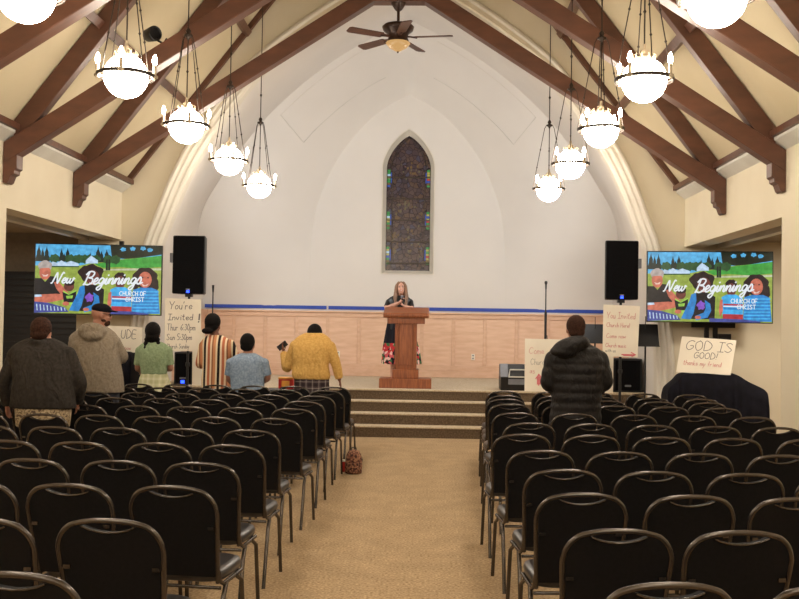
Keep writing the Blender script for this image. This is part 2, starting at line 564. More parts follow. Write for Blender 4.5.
# arch wall
w = MB()
zs = [z for _, z, _ in As]
for s in (-1, 1):
    for i in range(len(As) - 1):
        (w0, z0, _), (w1, z1, _) = As[i], As[i + 1]
        w0 += .17; w1 += .17
        def outx(z, hi):
            if z < 3.88: return (5.0 if s < 0 else 8.0)
            return (9.45 - z) / 1.3
        cuts = [z0, z1]
        if z0 < 3.88 < z1: cuts = [z0, 3.88, z1]
        for q in range(len(cuts) - 1):
            za, zb = cuts[q], cuts[q + 1]
            wa = w0 + (w1 - w0) * (za - z0) / (z1 - z0); wb = w0 + (w1 - w0) * (zb - z0) / (z1 - z0)
            oa, ob = outx(za + 1e-4, 0), outx(zb - 1e-4, 0)
            vs = [(s * wa, 15.02, za), (s * oa, 15.02, za), (s * ob, 15.02, zb), (s * wb, 15.02, zb)]
            vs += [(x, 15.36, z) for x, _, z in vs]
            w.add(vs, [(0, 1, 2, 3), (4, 7, 6, 5), (0, 3, 7, 4), (1, 5, 6, 2)])
zt = As[-1][1]
w.add([(-(9.45 - zt) / 1.3, 15.02, zt), ((9.45 - zt) / 1.3, 15.02, zt), (0, 15.02, 9.45), (-(9.45 - zt) / 1.3, 15.36, zt), ((9.45 - zt) / 1.3, 15.36, zt), (0, 15.36, 9.45)],
      [(0, 1, 2), (3, 5, 4), (0, 3, 4, 1)])
struct('wall_arch', w, K['cream'], recalc=False)

# moulded arch trim swept along the curve
crv = [pt(p) for p in both(As)]
prof = [(.23, 15.03), (.23, 14.99), (.21, 14.97), (.18, 14.97), (.165, 15.01), (.15, 15.03), (.12, 15.03), (.105, 15.08), (.08, 15.10), (.045, 15.10), (.03, 15.15), (.0, 15.18), (0, 15.36), (.23, 15.36)]
L = []
for i, p in enumerate(crv):
    a_, b_ = crv[max(i - 1, 0)], crv[min(i + 1, len(crv) - 1)]
    d = (b_ - a_).normalized()
    nrm = V((-d.z, 0, d.x))
    if i == len(crv) // 2: nrm = V((0, 0, 1.25))
    L.append([V((p.x, y, p.z)) + V((nrm.x, 0, nrm.z)) * o_ for o_, y in prof])
struct('trim_arch', MB().rings(L, True, False), K['trimwhite'])

# apse shell: side splay (A to B) and cove (B to C), flat wall inside C
def loft(c0, c1, name, mat, n=8, fn=lambda t: t, z0=None):
    P0, P1 = [pt(p) for p in both(c0)], [pt(p) for p in both(c1)]
    L = []
    for k in range(n + 1):
        t = k / n
        L.append([V((a.x + (b.x - a.x) * t, a.y + (b.y - a.y) * fn(t), a.z + (b.z - a.z) * t)) for a, b in zip(P0, P1)])
    mb = MB().rings(L, False, True, False)
    return struct(name, mb, mat, recalc=False)


loft(As, Bs, 'wall_apse_splay', K['white'], 8)
loft(Bs, Cs, 'wall_apse_cove', K['white'], 12, lambda t: 1 - (1 - t) ** 1.2)


def winw(z, extra=0.0):
    sp, ap, w0 = 4.92, 5.59 + extra * 1.3, 0.45 + extra
    if z < 2.83 - extra or z > ap: return 0
    if z <= sp: return w0
    t = (z - sp) / (ap - sp)
    return w0 * (1 - t ** 1.75) ** 0.8 if t < 1 else 0


# flat rear wall with the window hole
lv = sorted(set([z for _, z, _ in Cs] + [2.76, 2.7601] + [4.92 + i * (5.681 - 4.92) / 14 for i in range(15)]))
def wc(z):
    for i in range(len(Cs) - 1):
        if Cs[i][1] <= z <= Cs[i + 1][1] + 1e-9:
            t = (z - Cs[i][1]) / max(Cs[i + 1][1] - Cs[i][1], 1e-9)
            return Cs[i][0] + (Cs[i + 1][0] - Cs[i][0]) * t
    return 0
bw = MB()
for i in range(len(lv) - 1):
    za, zb = lv[i], lv[i + 1]
    h0, h1 = winw(za + 1e-5, .07), winw(zb - 1e-5, .07)
    a0, a1 = wc(za), wc(zb)
    if h0 == 0 and h1 == 0:
        bw.add([(-a0, 19.8, za), (a0, 19.8, za), (a1, 19.8, zb), (-a1, 19.8, zb)], [(0, 1, 2, 3)])
    else:
        for s in (-1, 1):
            bw.add([(s * a0, 19.8, za), (s * a1, 19.8, zb), (s * h1, 19.8, zb), (s * h0, 19.8, za)], [(0, 1, 2, 3)])
struct('wall_front', bw, K['white'], recalc=False)

# window
def wout(extra, n=16):
    pts = [(0.45 + extra, 2.83 - extra)]
    for i in range(n + 1):
        z = 4.92 + (5.59 + extra * 1.3 - 4.92) * (i / n)
        pts.append((winw(z, extra) if i < n else 0, z))
    return [(-x, z) for x, z in pts] + [(x, z) for x, z in pts[::-1][1:]]
o1, o0 = wout(.07), wout(.0)
L = [[V((x, 19.80, z)) for x, z in o1], [V((x, 19.95, z)) for x, z in o0]]
win = struct('window_1', MB().rings(L, False, False), K['trimwhite'])
L = [[V((x, y, z)) for x, z in q] for q, y in ((wout(.07), 19.80), (wout(.07), 19.78), (wout(.09), 19.78), (wout(.09), 19.80))]
MB().rings(L, False, False).build('window_frame', K['trimwhite'], win)
g = MB().prism(wout(.0), 19.97, 20.0)
gl = g.build('pane', K['glass'], win)
bars = MB()
for z in (2.98, 3.42, 3.86, 4.30, 4.74):
    bars.box(-.45, .45, 19.945, 19.97, z - .012, z + .012)
for x in (-.33, .33): bars.box(x - .008, x + .008, 19.95, 19.97, 2.98, 4.9)
bars.tube([(x * .8, 19.955, 2.98 + (z - 2.83) * .93) for x, z in wout(0)][1:-1], .009, 5)
bars.build('glazing_bar', K['iron'], win)
pm = ['g_green', 'g_yellow', 'g_blue', 'g_red', 'g_white', 'g_gold', 'g_tan']
pc = MB()
rnd = random.Random(3)
for zc in (4.72, 3.86, 3.14):
    for s in (-1, 1):
        order = [0, 5, 0, 3, 1, 4, 1, 0]
        for k, mi in enumerate(order[: 8]):
            pc.cur = mi if (k + (s > 0)) % 3 else rnd.choice([2, 1, 0])
            z = zc - .18 + k * .045
            pc.box(s * .405 - .03, s * .405 + .03, 19.962, 19.969, z, z + .038)
        pc.cur = 2
        pc.box(s * .355 - .01, s * .355 + .01, 19.962, 19.969, zc - .1, zc + .12)
for (cx_, cz, rx, n) in ((0, 4.9, .2, 16), (-.02, 4.15, .26, 26), (-.28, 3.5, .08, 14), (-.28, 3.2, .08, 12), (.28, 3.25, .08, 10), (0, 3.55, .12, 8), (0, 3.15, .08, 5), (.25, 3.9, .07, 7), (-.25, 3.95, .07, 7)):
    for k in range(n):
        pc.cur = rnd.choice([5, 6])
        x, z = cx_ + rnd.gauss(0, rx * .5), cz + rnd.gauss(0, .09)
        if abs(x) > .33: continue
        r_ = rnd.uniform(.010, .028)
        pc.prism([(x + r_ * math.cos(t), z + r_ * math.sin(t) * 1.3) for t in (0.3, 1.4, 2.8, 4.0, 5.2)], 19.963, 19.969)
pc.build('coloured_glass', [K[q] for q in pm], win)
struct('wall_outside_window', MB().box(-.9, .9, 20.1, 20.15, 2.5, 6.2), K['dark'])

# access panel seams on the cove
def seam(p_list, name):
    mb = MB(); mb.tube(p_list, .007, 5); return mb


def cove(u, t, s):
    """u index along the curve (float), t across from B to C"""
    i = int(u); f = u - i
    def at_(c):
        a_, b_ = c[i], c[min(i + 1, len(c) - 1)]
        return [a_[k] + (b_[k] - a_[k]) * f for k in range(3)]
    b_, c_ = at_(Bs), at_(Cs)
    ff = 1 - (1 - t) ** 1.2
    return V((s * (b_[0] + (c_[0] - b_[0]) * t), b_[2] + (c_[2] - b_[2]) * ff - .006, b_[1] + (c_[1] - b_[1]) * t))
n_ = len(Bs) - 1
for s in (-1, 1):
    u0, u1 = n_ * .675, n_ * .935
    p = [cove(u0, .09 + .40 * k / 6, s) for k in range(7)] + [cove(u0 + (u1 - u0) * k / 16, .49 + .085 * k / 16, s) for k in range(1, 17)]
    q = [cove(u0 + (u1 - u0) * k / 16, .09, s) for k in range(17)]
    o = MB().tube(p, .006, 5).build('access_panel', K['ledge'])
    tag(o, 'thin dark seam of a curved access panel on the vault, %s' % ('on the striped dress side of the window' if s < 0 else 'on the puffer coat side of the window'), 'access panel', kind='structure')
    MB().tube(q, .003, 5).build('panel_seam', K['trimwhite'], o)

# wainscot
b = MB(); r = MB()
b.box(-4.12, 4.12, 19.76, 19.79, ST, 1.93)
r.box(-4.12, 4.12, 19.72, 19.79, ST, ST + .13)
r.box(-4.12, 4.12, 19.735, 19.79, ST + .13, ST + .24)
r.box(-4.12, 4.12, 19.735, 19.79, 1.86, 1.95)
for k in range(14):
    x = -4.12 + 8.24 * k / 13
    r.box(max(x - .035, -4.12), min(x + .035, 4.12), 19.742, 19.79, ST + .24, 1.86)
wp = struct('wall_front_wainscot', b, K['ply'])
r.build('wainscot_rail', K['plyrail'], wp, bevel=0.006)
MB().box(-4.12, 4.12, 19.70, 19.79, 1.95, 1.98).build('wainscot_cap', K['plyrail'], wp, bevel=0.006)
for s, nm in ((-1, 'left'), (1, 'right')):
    b = MB(); b.box(min(s * 4.06, s * 4.08), max(s * 4.06, s * 4.08), 15.9, 19.7, ST, 1.93)
    w_ = struct('wall_%s_wainscot' % nm, b, K['ply'])
    r = MB()
    for z0, z1 in ((ST, ST + .24), (1.86, 1.98)):
        r.box(min(s * 4.03, s * 4.08), max(s * 4.03, s * 4.08), 15.9, 19.7, z0, z1)
    for k in range(7):
        y = 15.94 + k * .62
        r.box(min(s * 4.04, s * 4.08), max(s * 4.04, s * 4.08), y - .03, y + .03, ST + .24, 1.86)
    r.build('wainscot_rail', K['plyrail'], w_)
tp = empty('masking_tape', (0, 19.78, 2.015), label='blue masking tape line along wall above the light wood panelling', cat='masking tape')
for x0, x1 in ((-4.1, -1.62), (-1.58, 1.9), (1.9, 4.1)):
    MB().box(x0, x1, -.004, .015, .0, .07).build('tape_strip', K['tape'], tp)
tag(MB().box(4.0, 4.015, 16.0, 19.0, 2.015, 2.085).build('masking_tape', K['tape']), 'short run of blue masking tape on side wall beside the music stand', 'masking tape')
for x, z, tx in ((at(338, 354, 19.74).x, at(338, 354, 19.74).z, 'beside the mustard sweater sleeve'), (at(473, 357, 19.74).x, at(473, 357, 19.74).z, 'between lectern and floor monitor')):
    o = MB().box(x - .035, x + .035, 19.72, 19.76, z - .06, z + .06).build('wall_outlet', K['paper'], bevel=.004)
    tag(o, 'white outlet plate on wood panelling ' + tx, 'wall outlet')
    f = MB()
    for dz in (-.028, .028): f.box(x - .014, x + .014, 19.715, 19.722, z + dz - .014, z + dz + .014)
    f.build('socket', K['grey'], o)

# dark partition to the left of the arch wall
pt_ = MB().box(-7.95, -5.02, 15.9, 16.0, 0, 2.5)
po = pt_.build('folding_partition', K['dark']); tag(po, 'dark slatted folding partition in side recess behind charcoal jacket man', 'partition')
sl = MB()
for k in range(24): sl.box(-7.95, -5.02, 15.885, 15.9, .08 + k * .1, .15 + k * .1)
sl.build('slat_face', K['black'], po)
struct('wall_left_recess', MB().box(-8.0, -5.0, 16.1, 16.2, 0, 3.9), K['brownwall'])

# ------------------------------------------------------------------ roof trusses
def truss(Y, label):
    t = empty('roof_truss', (0, Y, 3.4), label=label, cat='roof truss', group='exposed timber trusses across the nave')
    for s in (-1, 1):
        MB().prism([(s * 4.325, .05), (s * 4.325, .29), (0, 3.08), (0, 2.84)], -.09, .09).build('lower_chord', K['beam'], t, bevel=.008)
        x0, x1 = 4.22, 0.0
        MB().prism([(s * x0, roofz(x0) - 3.42 - .33), (s * x0, roofz(x0) - 3.42), (0, roofz(0) - 3.42), (0, roofz(0) - 3.75)], -.065, .065).build('rafter', K['beam'], t, bevel=.006)
        MB().prism([(s * 4.325, -.16), (s * 4.325, .06), (s * 4.17, .15), (s * 4.17, .0), (s * 4.195, -.02), (s * 4.20, -.06), (s * 4.24, -.08), (s * 4.265, -.15), (s * 4.29, -.17)], -.085, .085).build('corbel', K['beam'], t, bevel=.005)
    MB().box(-.07, .07, -.06, .06, 2.8, 5.7).build('king_post', K['beam'], t)
    MB().box(-.42, .42, -.10, .10, 2.62, 2.84).build('collar_block', K['beam'], t, bevel=.006)
    return t


for Y, lb in ((13.0, 'brown timber truss framing the apse, ceiling fan hanging from it'), (10.85, 'brown timber truss carrying the black spotlight, second from the apse'),
              (8.7, 'brown timber truss third from the apse'), (6.55, 'brown timber truss high overhead, fourth from the apse'), (4.4, 'brown timber truss closest overhead, fifth from the apse')):
    truss(Y, lb)

# spotlight on the second truss
p = at(153, 34, 10.85)
o = empty('spotlight', p, label='round black spotlight fixed on top of the second timber truss', cat='spotlight')
MB().lathe([(.03, -.12), (.07, -.10), (.085, .02), (.085, .05), (.07, .055), (.065, .03)], n=20, axis='x').xform(Matrix.Rotation(-.7, 4, 'Z')).build('lamp_housing', K['black'], o)
MB().tube([(.02, 0, -.05), (.12, 0, -.11), (.16, 0, -.05)], .014).build('mounting_bracket', K['black'], o)

# ------------------------------------------------------------------ pendants
def make_pendant():
    r = empty('pendant_light', (0, 0, 0), cat='pendant light', group='globe pendant lights in two rows down the nave')
    g = MB().ell((0, 0, -.012), .195, 24, 16).build('globe_shade', K['globe'], r)
    ring = MB().tube([(.25 * math.cos(t), .25 * math.sin(t), 0) for t in [2 * PI * k / 40 for k in range(40)]], .011, 8, loop=True)
    ring.tube([(.25 * math.cos(t), .25 * math.sin(t), -.018) for t in [2 * PI * k / 40 for k in range(40)]], .007, 6, loop=True)
    ring.build('ring', K['iron'], r)
    MB().lathe([(.085, .165), (.09, .185), (.05, .20), (.035, .23), (.045, .245), (.018, .26), (.014, .31)], n=16).build('globe_holder', K['sleeve'], r)
    cr = MB()
    for k in range(10):
        t = 2 * PI * k / 10
        cr.tube([(.085 * math.cos(t), .085 * math.sin(t), .18), (.10 * math.cos(t), .10 * math.sin(t), .205), (.085 * math.cos(t), .085 * math.sin(t), .225)], [.010, .008, .004], 5)
    cr.build('crown', K['sleeve'], r)
    MB().lathe([(.012, 1.09), (.022, 1.08), (.03, 1.055), (.018, 1.03), (.05, 1.015), (.052, 1.00), (.02, .985), (.012, .96)], n=14).build('hub', K['iron'], r)
    for k in range(4):
        t = PI / 4 + .35 + k * PI / 2
        c, s = math.cos(t), math.sin(t)
        d = MB().tube([(.05 * c, .05 * s, 1.005), (.075 * c, .075 * s, .96), (.25 * c, .25 * s, .01)], .0055, 6)
        for h in (.62, .34):
            q = .075 + (.25 - .075) * (.96 - h) / .95
            d.lathe([(.004, h - .015), (.013, h), (.004, h + .015)], (q * c, q * s, 0), 8)
        d.build('support_rod', K['iron'], r)
    d = MB().tube([(0, 0, .30), (0, 0, .97)], .007, 6)
    d.lathe([(.004, .58), (.016, .60), (.004, .62)], n=8)
    d.build('centre_rod', K['iron'], r)
    d = MB().tube([(0, 0, 1.08), (0, 0, 3.05)], .0075, 6)
    d.lathe([(.006, 1.42), (.02, 1.45), (.006, 1.48)], n=8)
    d.build('ceiling_rod', K['iron'], r)
    for k in range(4):
        t = .35 + k * PI / 2
        c, s = .25 * math.cos(t), .25 * math.sin(t)
        cn = MB().lathe([(.012, -.03), (.03, -.02), (.032, 0), (.016, .01), (.016, .095)], (c, s, 0), 12).build('candle_sleeve', K['sleeve'], r)
        MB().lathe([(.010, .095), (.019, .115), (.022, .14), (.016, .17), (.004, .195)], (c, s, 0), 12).build('bulb', K['bulb'], cn)
    return r


pend = make_pendant()
names = {-1: ('tall windowless side above the gold sweater', 'spotlight'), 1: ('', '')}
PY = [14.6, 12.36, 10.17, 8.12, 6.07, 3.9, 1.8, -0.4, -2.6]
ords = ['closest to the apse', 'second from the apse', 'third from the apse', 'fourth from the apse', 'fifth from the apse']
first = True
RZ = 3.78
for i, Y in enumerate(PY):
    for s in (-1, 1):
        o = pend if first else copy_tree(pend)
        first = False
        o.location = (s * 2.165 + .045, Y, RZ); o.scale = (.94, .94, .94)
        o.rotation_euler = (0, 0, random.uniform(-.25, .25) + (0 if s < 0 else .5))
        row = 'row over the charcoal jacket side' if s < 0 else 'row over the puffer coat side'
        if i < 5:
            o['label'] = 'lit globe pendant, %s, %s' % (row, ords[i])
        else:
            o['label'] = 'lit globe pendant hanging behind the photographer over the nave'

# ------------------------------------------------------------------ ceiling fan
f = empty('ceiling_fan', (at(398, 40, 13.0).x, 13.0, 5.55), label='bronze ceiling fan with amber bowl light hanging at the apse truss', cat='ceiling fan')
f.location.z = at(398, 38, 13.0).z
MB().tube([(0, 0, .12), (0, 0, .42)], .02, 10).build('down_rod', K['bronze'], f)
MB().lathe([(.025, .36), (.05, .38), (.10, .46), (.105, .50)], n=20).build('canopy', K['bronze'], f)
MB().lathe([(.04, .19), (.19, .17), (.215, .145), (.20, .10), (.14, .05), (.13, .0), (.14, -.03), (.155, -.06)], n=24).build('motor_housing', K['bronze'], f)
MB().lathe([(.155, -.06), (.165, -.075), (.12, -.13), (.04, -.175), (.012, -.185)], n=24).build('light_bowl', K['amber'], f)
MB().lathe([(.014, -.175), (.016, -.19), (.005, -.205)], n=10).build('finial', K['bronze'], f)
for k in range(5):
    t = -.12 + k * 2 * PI / 5
    bm_ = MB()
    bm_.prism([(.10, -.02), (.22, -.035), (.24, -.065), (.70, -.075), (.735, -.05), (.735, .05), (.70, .075), (.24, .065), (.22, .035), (.10, .02)], .0, .012, 'xy')
    bm_.xform(Matrix.Rotation(t, 4, 'Z') @ Matrix.Rotation(.2, 4, 'X'))
    bl = bm_.build('fan_blade', K['blade'], f, bevel=.003)
    MB().tube([(.09, 0, .02), (.16, 0, .01), (.26, 0, -.006)], .012, 6).xform(Matrix.Rotation(t, 4, 'Z')).build('blade_iron', K['bronze'], bl)

# ------------------------------------------------------------------ chairs
def make_chair():
    r = empty('banquet_chair', (0, 0, 0), cat='chair')
    H, hw = .93, .2175
    def lean(z): return .13 * (1 - ((z - .45) / (H - .45))) if z > .45 else .13
    # back frame
    pts = []
    for z in (.45, .55, .65, .74, .80): pts.append((-(hw - .022 * (1 - (z - .45) / .35)), lean(z), z))
    for a in (15, 35, 55, 75):
        t = math.radians(a)
        pts.append((-(hw - .105 + .105 * math.cos(t)), 0, .80 + (.115) * math.sin(t)))
        pts[-1] = (pts[-1][0], lean(pts[-1][2]), pts[-1][2])
    pts += [(-.06, lean(.925), .925)]
    pts = pts + [(-x, y, z) for x, y, z in pts[::-1]]
    MB().tube([V(p) + V((0, 0, -.01)) for p in catmull(pts, 2)], .0115, 8).build('back_frame', K['frame'], r)
    # panel with curved scoop under the top rail
    out = []
    def edge(z):
        if z <= .80: return hw - .022 * (1 - (z - .45) / .35) - .012
        t = math.asin(min(1, (z - .80) / .115)); return hw - .105 + .105 * math.cos(t) - .012
    ol = [(edge(z), z) for z in (.47, .55, .65, .75, .80, .83, .86, .885, .90)] + [(.125, .905)]
    scoop = [(.11, .893), (.08, .880), (.04, .871), (0, .868)]
    half = ol + scoop
    poly = [(x, z) for x, z in half] + [(-x, z) for x, z in half[::-1][1:]]
    mb = MB()
    n = len(poly)
    # shell front and rear faces follow the lean; a slightly padded front
    for dy in (-.012, .022):
        pass
    rear = [V((x, lean(z) - .010, z)) for x, z in poly]
    front = [V((x, lean(z) + .024, z)) for x, z in poly]
    mb.add(rear + front, [tuple(range(n)), tuple(range(n, 2 * n))[::-1]] + [(i, i + n, (i + 1) % n + n, (i + 1) % n) for i in range(n)])
    bp = mb.build('backrest', K['chairfab'], r)
    MB().tube([(x, lean(z) - .012, z) for x, z in [(.11, .893), (.08, .880), (.04, .871), (0, .868), (-.04, .871), (-.08, .880), (-.11, .893)]], .0042, 6).build('scoop_trim', K['frame'], bp)
    for s in (-1, 1):
        MB().box(min(s * .17, s * .20), max(s * .17, s * .20), lean(.72) - .018, lean(.72) - .008, .712, .728).build('bracket', K['frame'], bp)
    # seat
    se = MB()
    L = []
    for z, k in ((.435, .93), (.44, 1.0), (.465, 1.02), (.485, .98), (.495, .86)):
        ring = []
        for j in range(24):
            t = 2 * PI * j / 24
            c, s_ = math.cos(t), math.sin(t)
            x = .205 * k * math.copysign(abs(c) ** .45, c); y = .34 + .205 * k * math.copysign(abs(s_) ** .45, s_)
            ring.append(V((x, y, z)))
        L.append(ring)
    se.rings(L)
    se.build('seat', K['vinyl'], r)
    fr = MB()
    for s in (-1, 1):
        fr.tube([(s * .20, .12, .50), (s * .205, .13, .45), (s * .207, .18, .425), (s * .207, .46, .425)], .0115, 8)
    fr.tube([(-.205, .15, .41), (.205, .15, .41)], .009, 8)
    fr.tube([(-.205, .46, .42), (.205, .46, .42)], .009, 8)
    fr.build('seat_frame', K['frame'], r)
    for s in (-1, 1):
        MB().tube([(s * .209, .22, .425), (s * .217, .15, .36), (s * .222, .045, 0)], .0125, 8).build('leg', K['frame'], r)
        MB().tube([(s * .209, .36, .425), (s * .217, .44, .38), (s * .222, .50, 0)], .0125, 8).build('leg', K['frame'], r)
    return r


ORD = ['front', 'second', 'third', 'fourth', 'fifth', 'sixth', 'seventh', 'eighth', 'ninth', 'tenth', 'eleventh', 'twelfth']
chair = make_chair()
first = True
rowsL = [12.32, 11.66, 10.78, 10.0, 9.1, 8.14, 7.2, 6.32, 5.49, 4.69, 3.86, 3.04]
edgeL = [-.55, -.57, -.60, -.61, -.60, -.62, -.65, -.62, -.62, -.575, -.625, -.63]
rowsR = [12.1, 11.35, 10.8, 10.1, 9.1, 8.14, 7.27, 6.32, 5.5, 4.72, 3.9, 3.1]
edgeR = [1.14, 1.1, 1.07, 1.06, 1.035, 1.05, .905, .955, .985, .955, .965, .98]
gapR = [.57, .56, .55, .535, .54, .51, .52, .505, .495, .51, .49, .51]
NS = ['on the aisle', 'second', 'third', 'fourth', 'fifth', 'sixth', 'seventh', 'eighth']
SKIP = set()
nch = 0
for side, rows, edges in ((-1, rowsL, edgeL), (1, rowsR, edgeR)):
    for ri, (Y, e) in enumerate(zip(rows, edges)):
        gap = .492 if side < 0 else gapR[ri]
        for k in range(7):
            X = e + .03 + side * (.2175 + k * gap)
            if abs(X) > 4.3 and Y < 10.7 or abs(X) > 3.9 + (side < 0) * .3: continue
            if side > 0 and ri < 2 and k > 4: continue
            a_, b_ = px_of((X - .22, Y, .93)), px_of((X + .22, Y, .93))
            if b_[0] < 2 or a_[0] > 797 or a_[1] > 597: continue
            if (side, ri, k) in SKIP: continue
            o = chair if first else copy_tree(chair)
            first = False
            nch += 1
            o.location = (X + random.uniform(-.012, .012), Y + random.uniform(-.015, .015), 0)
            o.rotation_euler = (0, 0, math.radians(random.uniform(-1.6, 1.6) + side * 5.5))
            sd = 'striped-dress' if side < 0 else 'puffer-coat'
            o['label'] = 'black banquet chair, %s side, %s row from stage, %s' % (sd, ORD[ri], 'seat on the aisle' if k == 0 else NS[k] + ' seat from aisle')
            o['group'] = 'black banquet chairs on the %s side of the aisle' % sd
print('chairs', nch)

# ------------------------------------------------------------------ lectern
LY = 16.08
lc = empty('lectern', (at(405, 388, LY).x, LY, ST), label='wooden lectern with panelled column standing near the stage edge', cat='lectern')
MB().box(-.43, .43, 0, .55, 0, .16).build('base', K['podium'], lc, bevel=.01)
MB().box(-.215, .215, .04, .50, .16, .31).build('plinth', K['podium'], lc, bevel=.01)
MB().box(-.18, .18, .07, .47, .31, 1.16).build('column', K['podium'], lc, bevel=.006)
pn = MB(); pn.box(-.11, .11, .055, .07, .38, 1.08); pn.box(-.155, -.125, .05, .07, .33, 1.14); pn.box(.125, .155, .05, .07, .33, 1.14)
pn.build('front_panel', K['podium'], lc, bevel=.008)
tp_ = MB().prism([(.0, 1.155), (.62, 1.30), (.62, 1.345), (-.02, 1.235), (-.02, 1.19)], -.375, .375, 'yz')
tp_.build('reading_top', K['podium'], lc, bevel=.012)
MB().prism([(.03, 1.06), (.03, 1.165), (.55, 1.28), (.55, 1.06)], -.31, .31, 'yz').build('book_shelf', K['podium'], lc, bevel=.006)

# ------------------------------------------------------------------ text strokes
GL = {
 'A': [[(0, 0), (.3, 1), (.6, 0)], [(.12, .38), (.48, .38)]], 'C': [[(.55, .85), (.3, 1), (.05, .7), (.02, .3), (.25, 0), (.55, .15)]],
 'D': [[(.05, 0), (.05, 1), (.35, .95), (.6, .6), (.5, .15), (.05, 0)]], 'E': [[(.55, 1), (.05, 1), (.05, 0), (.55, 0)], [(.05, .52), (.45, .52)]],
 'F': [[(.55, 1), (.05, 1), (.05, 0)], [(.05, .52), (.45, .52)]],
 'G': [[(.6, .85), (.35, 1), (.05, .7), (.05, .25), (.3, 0), (.58, .2), (.58, .45), (.35, .45)]],
 'H': [[(.05, 0), (.05, 1)], [(.55, 0), (.55, 1)], [(.05, .5), (.55, .5)]], 'I': [[(.05, 1), (.5, 1)], [(.27, 1), (.27, 0)], [(.05, 0), (.5, 0)]],
 'N': [[(.05, 0), (.05, 1), (.55, 0), (.55, 1)]], 'O': [[(.3, 1), (.05, .75), (.05, .25), (.3, 0), (.55, .25), (.55, .75), (.3, 1)]],
 'R': [[(.05, 0), (.05, 1), (.45, .95), (.5, .65), (.05, .5), (.55, 0)]], 'S': [[(.52, .85), (.3, 1), (.07, .8), (.3, .52), (.55, .27), (.3, 0), (.03, .15)]],
 'T': [[(0, 1), (.6, 1)], [(.3, 1), (.3, 0)]], 'U': [[(.05, 1), (.05, .25), (.3, 0), (.55, .25), (.55, 1)]], 'Y': [[(0, 1), (.3, .5), (.6, 1)], [(.3, .5), (.25, 0)]],
 'a': [[(.4, .45), (.15, .5), (.03, .2), (.2, 0), (.4, .4), (.42, 0)]], 'c': [[(.4, .42), (.2, .5), (.03, .25), (.2, 0), (.42, .1)]],
 'd': [[(.4, .4), (.15, .48), (.03, .2), (.2, 0), (.38, .2), (.42, 1), (.42, 0)]], 'e': [[(.05, .27), (.4, .3), (.25, .5), (.05, .3), (.15, .02), (.42, .1)]],
 'f': [[(.4, .95), (.25, 1), (.2, .7), (.18, 0)], [(.05, .5), (.38, .5)]], 'h': [[(.05, 1), (.05, 0)], [(.05, .35), (.25, .5), (.38, .35), (.4, 0)]],
 'i': [[(.15, .5), (.15, 0)], [(.15, .7), (.15, .74)]], 'k': [[(.05, 1), (.05, 0)], [(.38, .5), (.05, .2), (.4, 0)]],
 'm': [[(.03, .5), (.03, 0)], [(.03, .35), (.18, .5), (.27, .35), (.27, 0)], [(.27, .35), (.42, .5), (.5, .35), (.5, 0)]],
 'n': [[(.05, .5), (.05, 0)], [(.05, .35), (.25, .5), (.38, .35), (.4, 0)]], 'o': [[(.22, .5), (.03, .3), (.12, .02), (.35, .05), (.4, .35), (.22, .5)]],
 'p': [[(.05, .5), (.03, -.4)], [(.05, .4), (.3, .5), (.4, .2), (.2, 0), (.05, .1)]], 'r': [[(.05, .5), (.05, 0)], [(.05, .3), (.2, .48), (.35, .45)]],
 's': [[(.35, .45), (.12, .5), (.08, .35), (.35, .18), (.25, 0), (.03, .05)]], 't': [[(.18, .9), (.18, .1), (.35, .02)], [(.02, .6), (.36, .6)]],
 'u': [[(.04, .5), (.05, .1), (.25, 0), (.38, .2)], [(.38, .5), (.4, 0)]], 'v': [[(.02, .5), (.2, 0), (.4, .5)]], 'w': [[(.02, .5), (.12, 0), (.25, .4), (.38, 0), (.5, .5)]],
 'y': [[(.04, .5), (.2, .05)], [(.4, .5), (.05, -.45)]], '!': [[(.12, 1), (.1, .3)], [(.1, .06), (.1, 0)]], "'": [[(.1, 1), (.06, .78)]],
 ':': [[(.1, .42), (.1, .47)], [(.1, .05), (.1, .1)]], '6': [[(.4, .95), (.1, .55), (.05, .2), (.25, 0), (.42, .22), (.25, .45), (.08, .3)]],
 '3': [[(.05, .9), (.35, .95), (.2, .55), (.42, .3), (.2, 0), (.03, .1)]], '0': [[(.22, 1), (.03, .6), (.1, .1), (.3, .05), (.42, .5), (.22, 1)]],
 '5': [[(.42, 1), (.08, 1), (.06, .6), (.35, .5), (.35, .1), (.03, .03)]], ' ': []}
ADV = {'I': .6, 'i': .3, '!': .3, "'": .25, ':': .3, ' ': .4, 'm': .62, 'w': .62}
SCR = {  # slanted joined brush letters: strokes, advance
 'N': ([[(-.05, .0), (.05, .1), (.18, .95), (.26, .9), (.45, .06), (.52, .1), (.68, 1.0), (.80, .98)]], .82),
 'e': ([[(.0, .18), (.2, .27), (.28, .42), (.18, .52), (.05, .35), (.06, .08), (.2, 0), (.38, .16)]], .36),
 'w': ([[(-.02, .16), (.06, .5), (.06, .1), (.16, 0), (.28, .25), (.3, .48), (.3, .1), (.4, 0), (.54, .25), (.54, .5), (.66, .42)]], .62),
 'B': ([[(.1, .88), (.22, 1.0), (.12, .05), (.05, .0)], [(.05, .8), (.3, 1.06), (.6, .95), (.52, .62), (.28, .54), (.58, .46), (.62, .14), (.35, -.04), (.08, .08)]], .72),
 'g': ([[(.36, .42), (.2, .52), (.04, .3), (.12, .04), (.3, .16), (.38, .48), (.32, -.25), (.15, -.48), (.03, -.32), (.25, -.08), (.5, .14)]], .46),
 'i': ([[(-.03, .12), (.1, .5), (.08, .1), (.16, 0), (.28, .14)], [(.13, .72), (.15, .76)]], .25),
 'n': ([[(-.03, .12), (.06, .5), (.06, .02), (.12, .32), (.26, .5), (.32, .36), (.3, .08), (.38, 0), (.5, .14)]], .46),
 's': ([[(-.03, .1), (.18, .58), (.3, .28), (.22, .02), (.05, .06), (.2, -.0), (.45, .12)]], .4), ' ': ([], .34)}


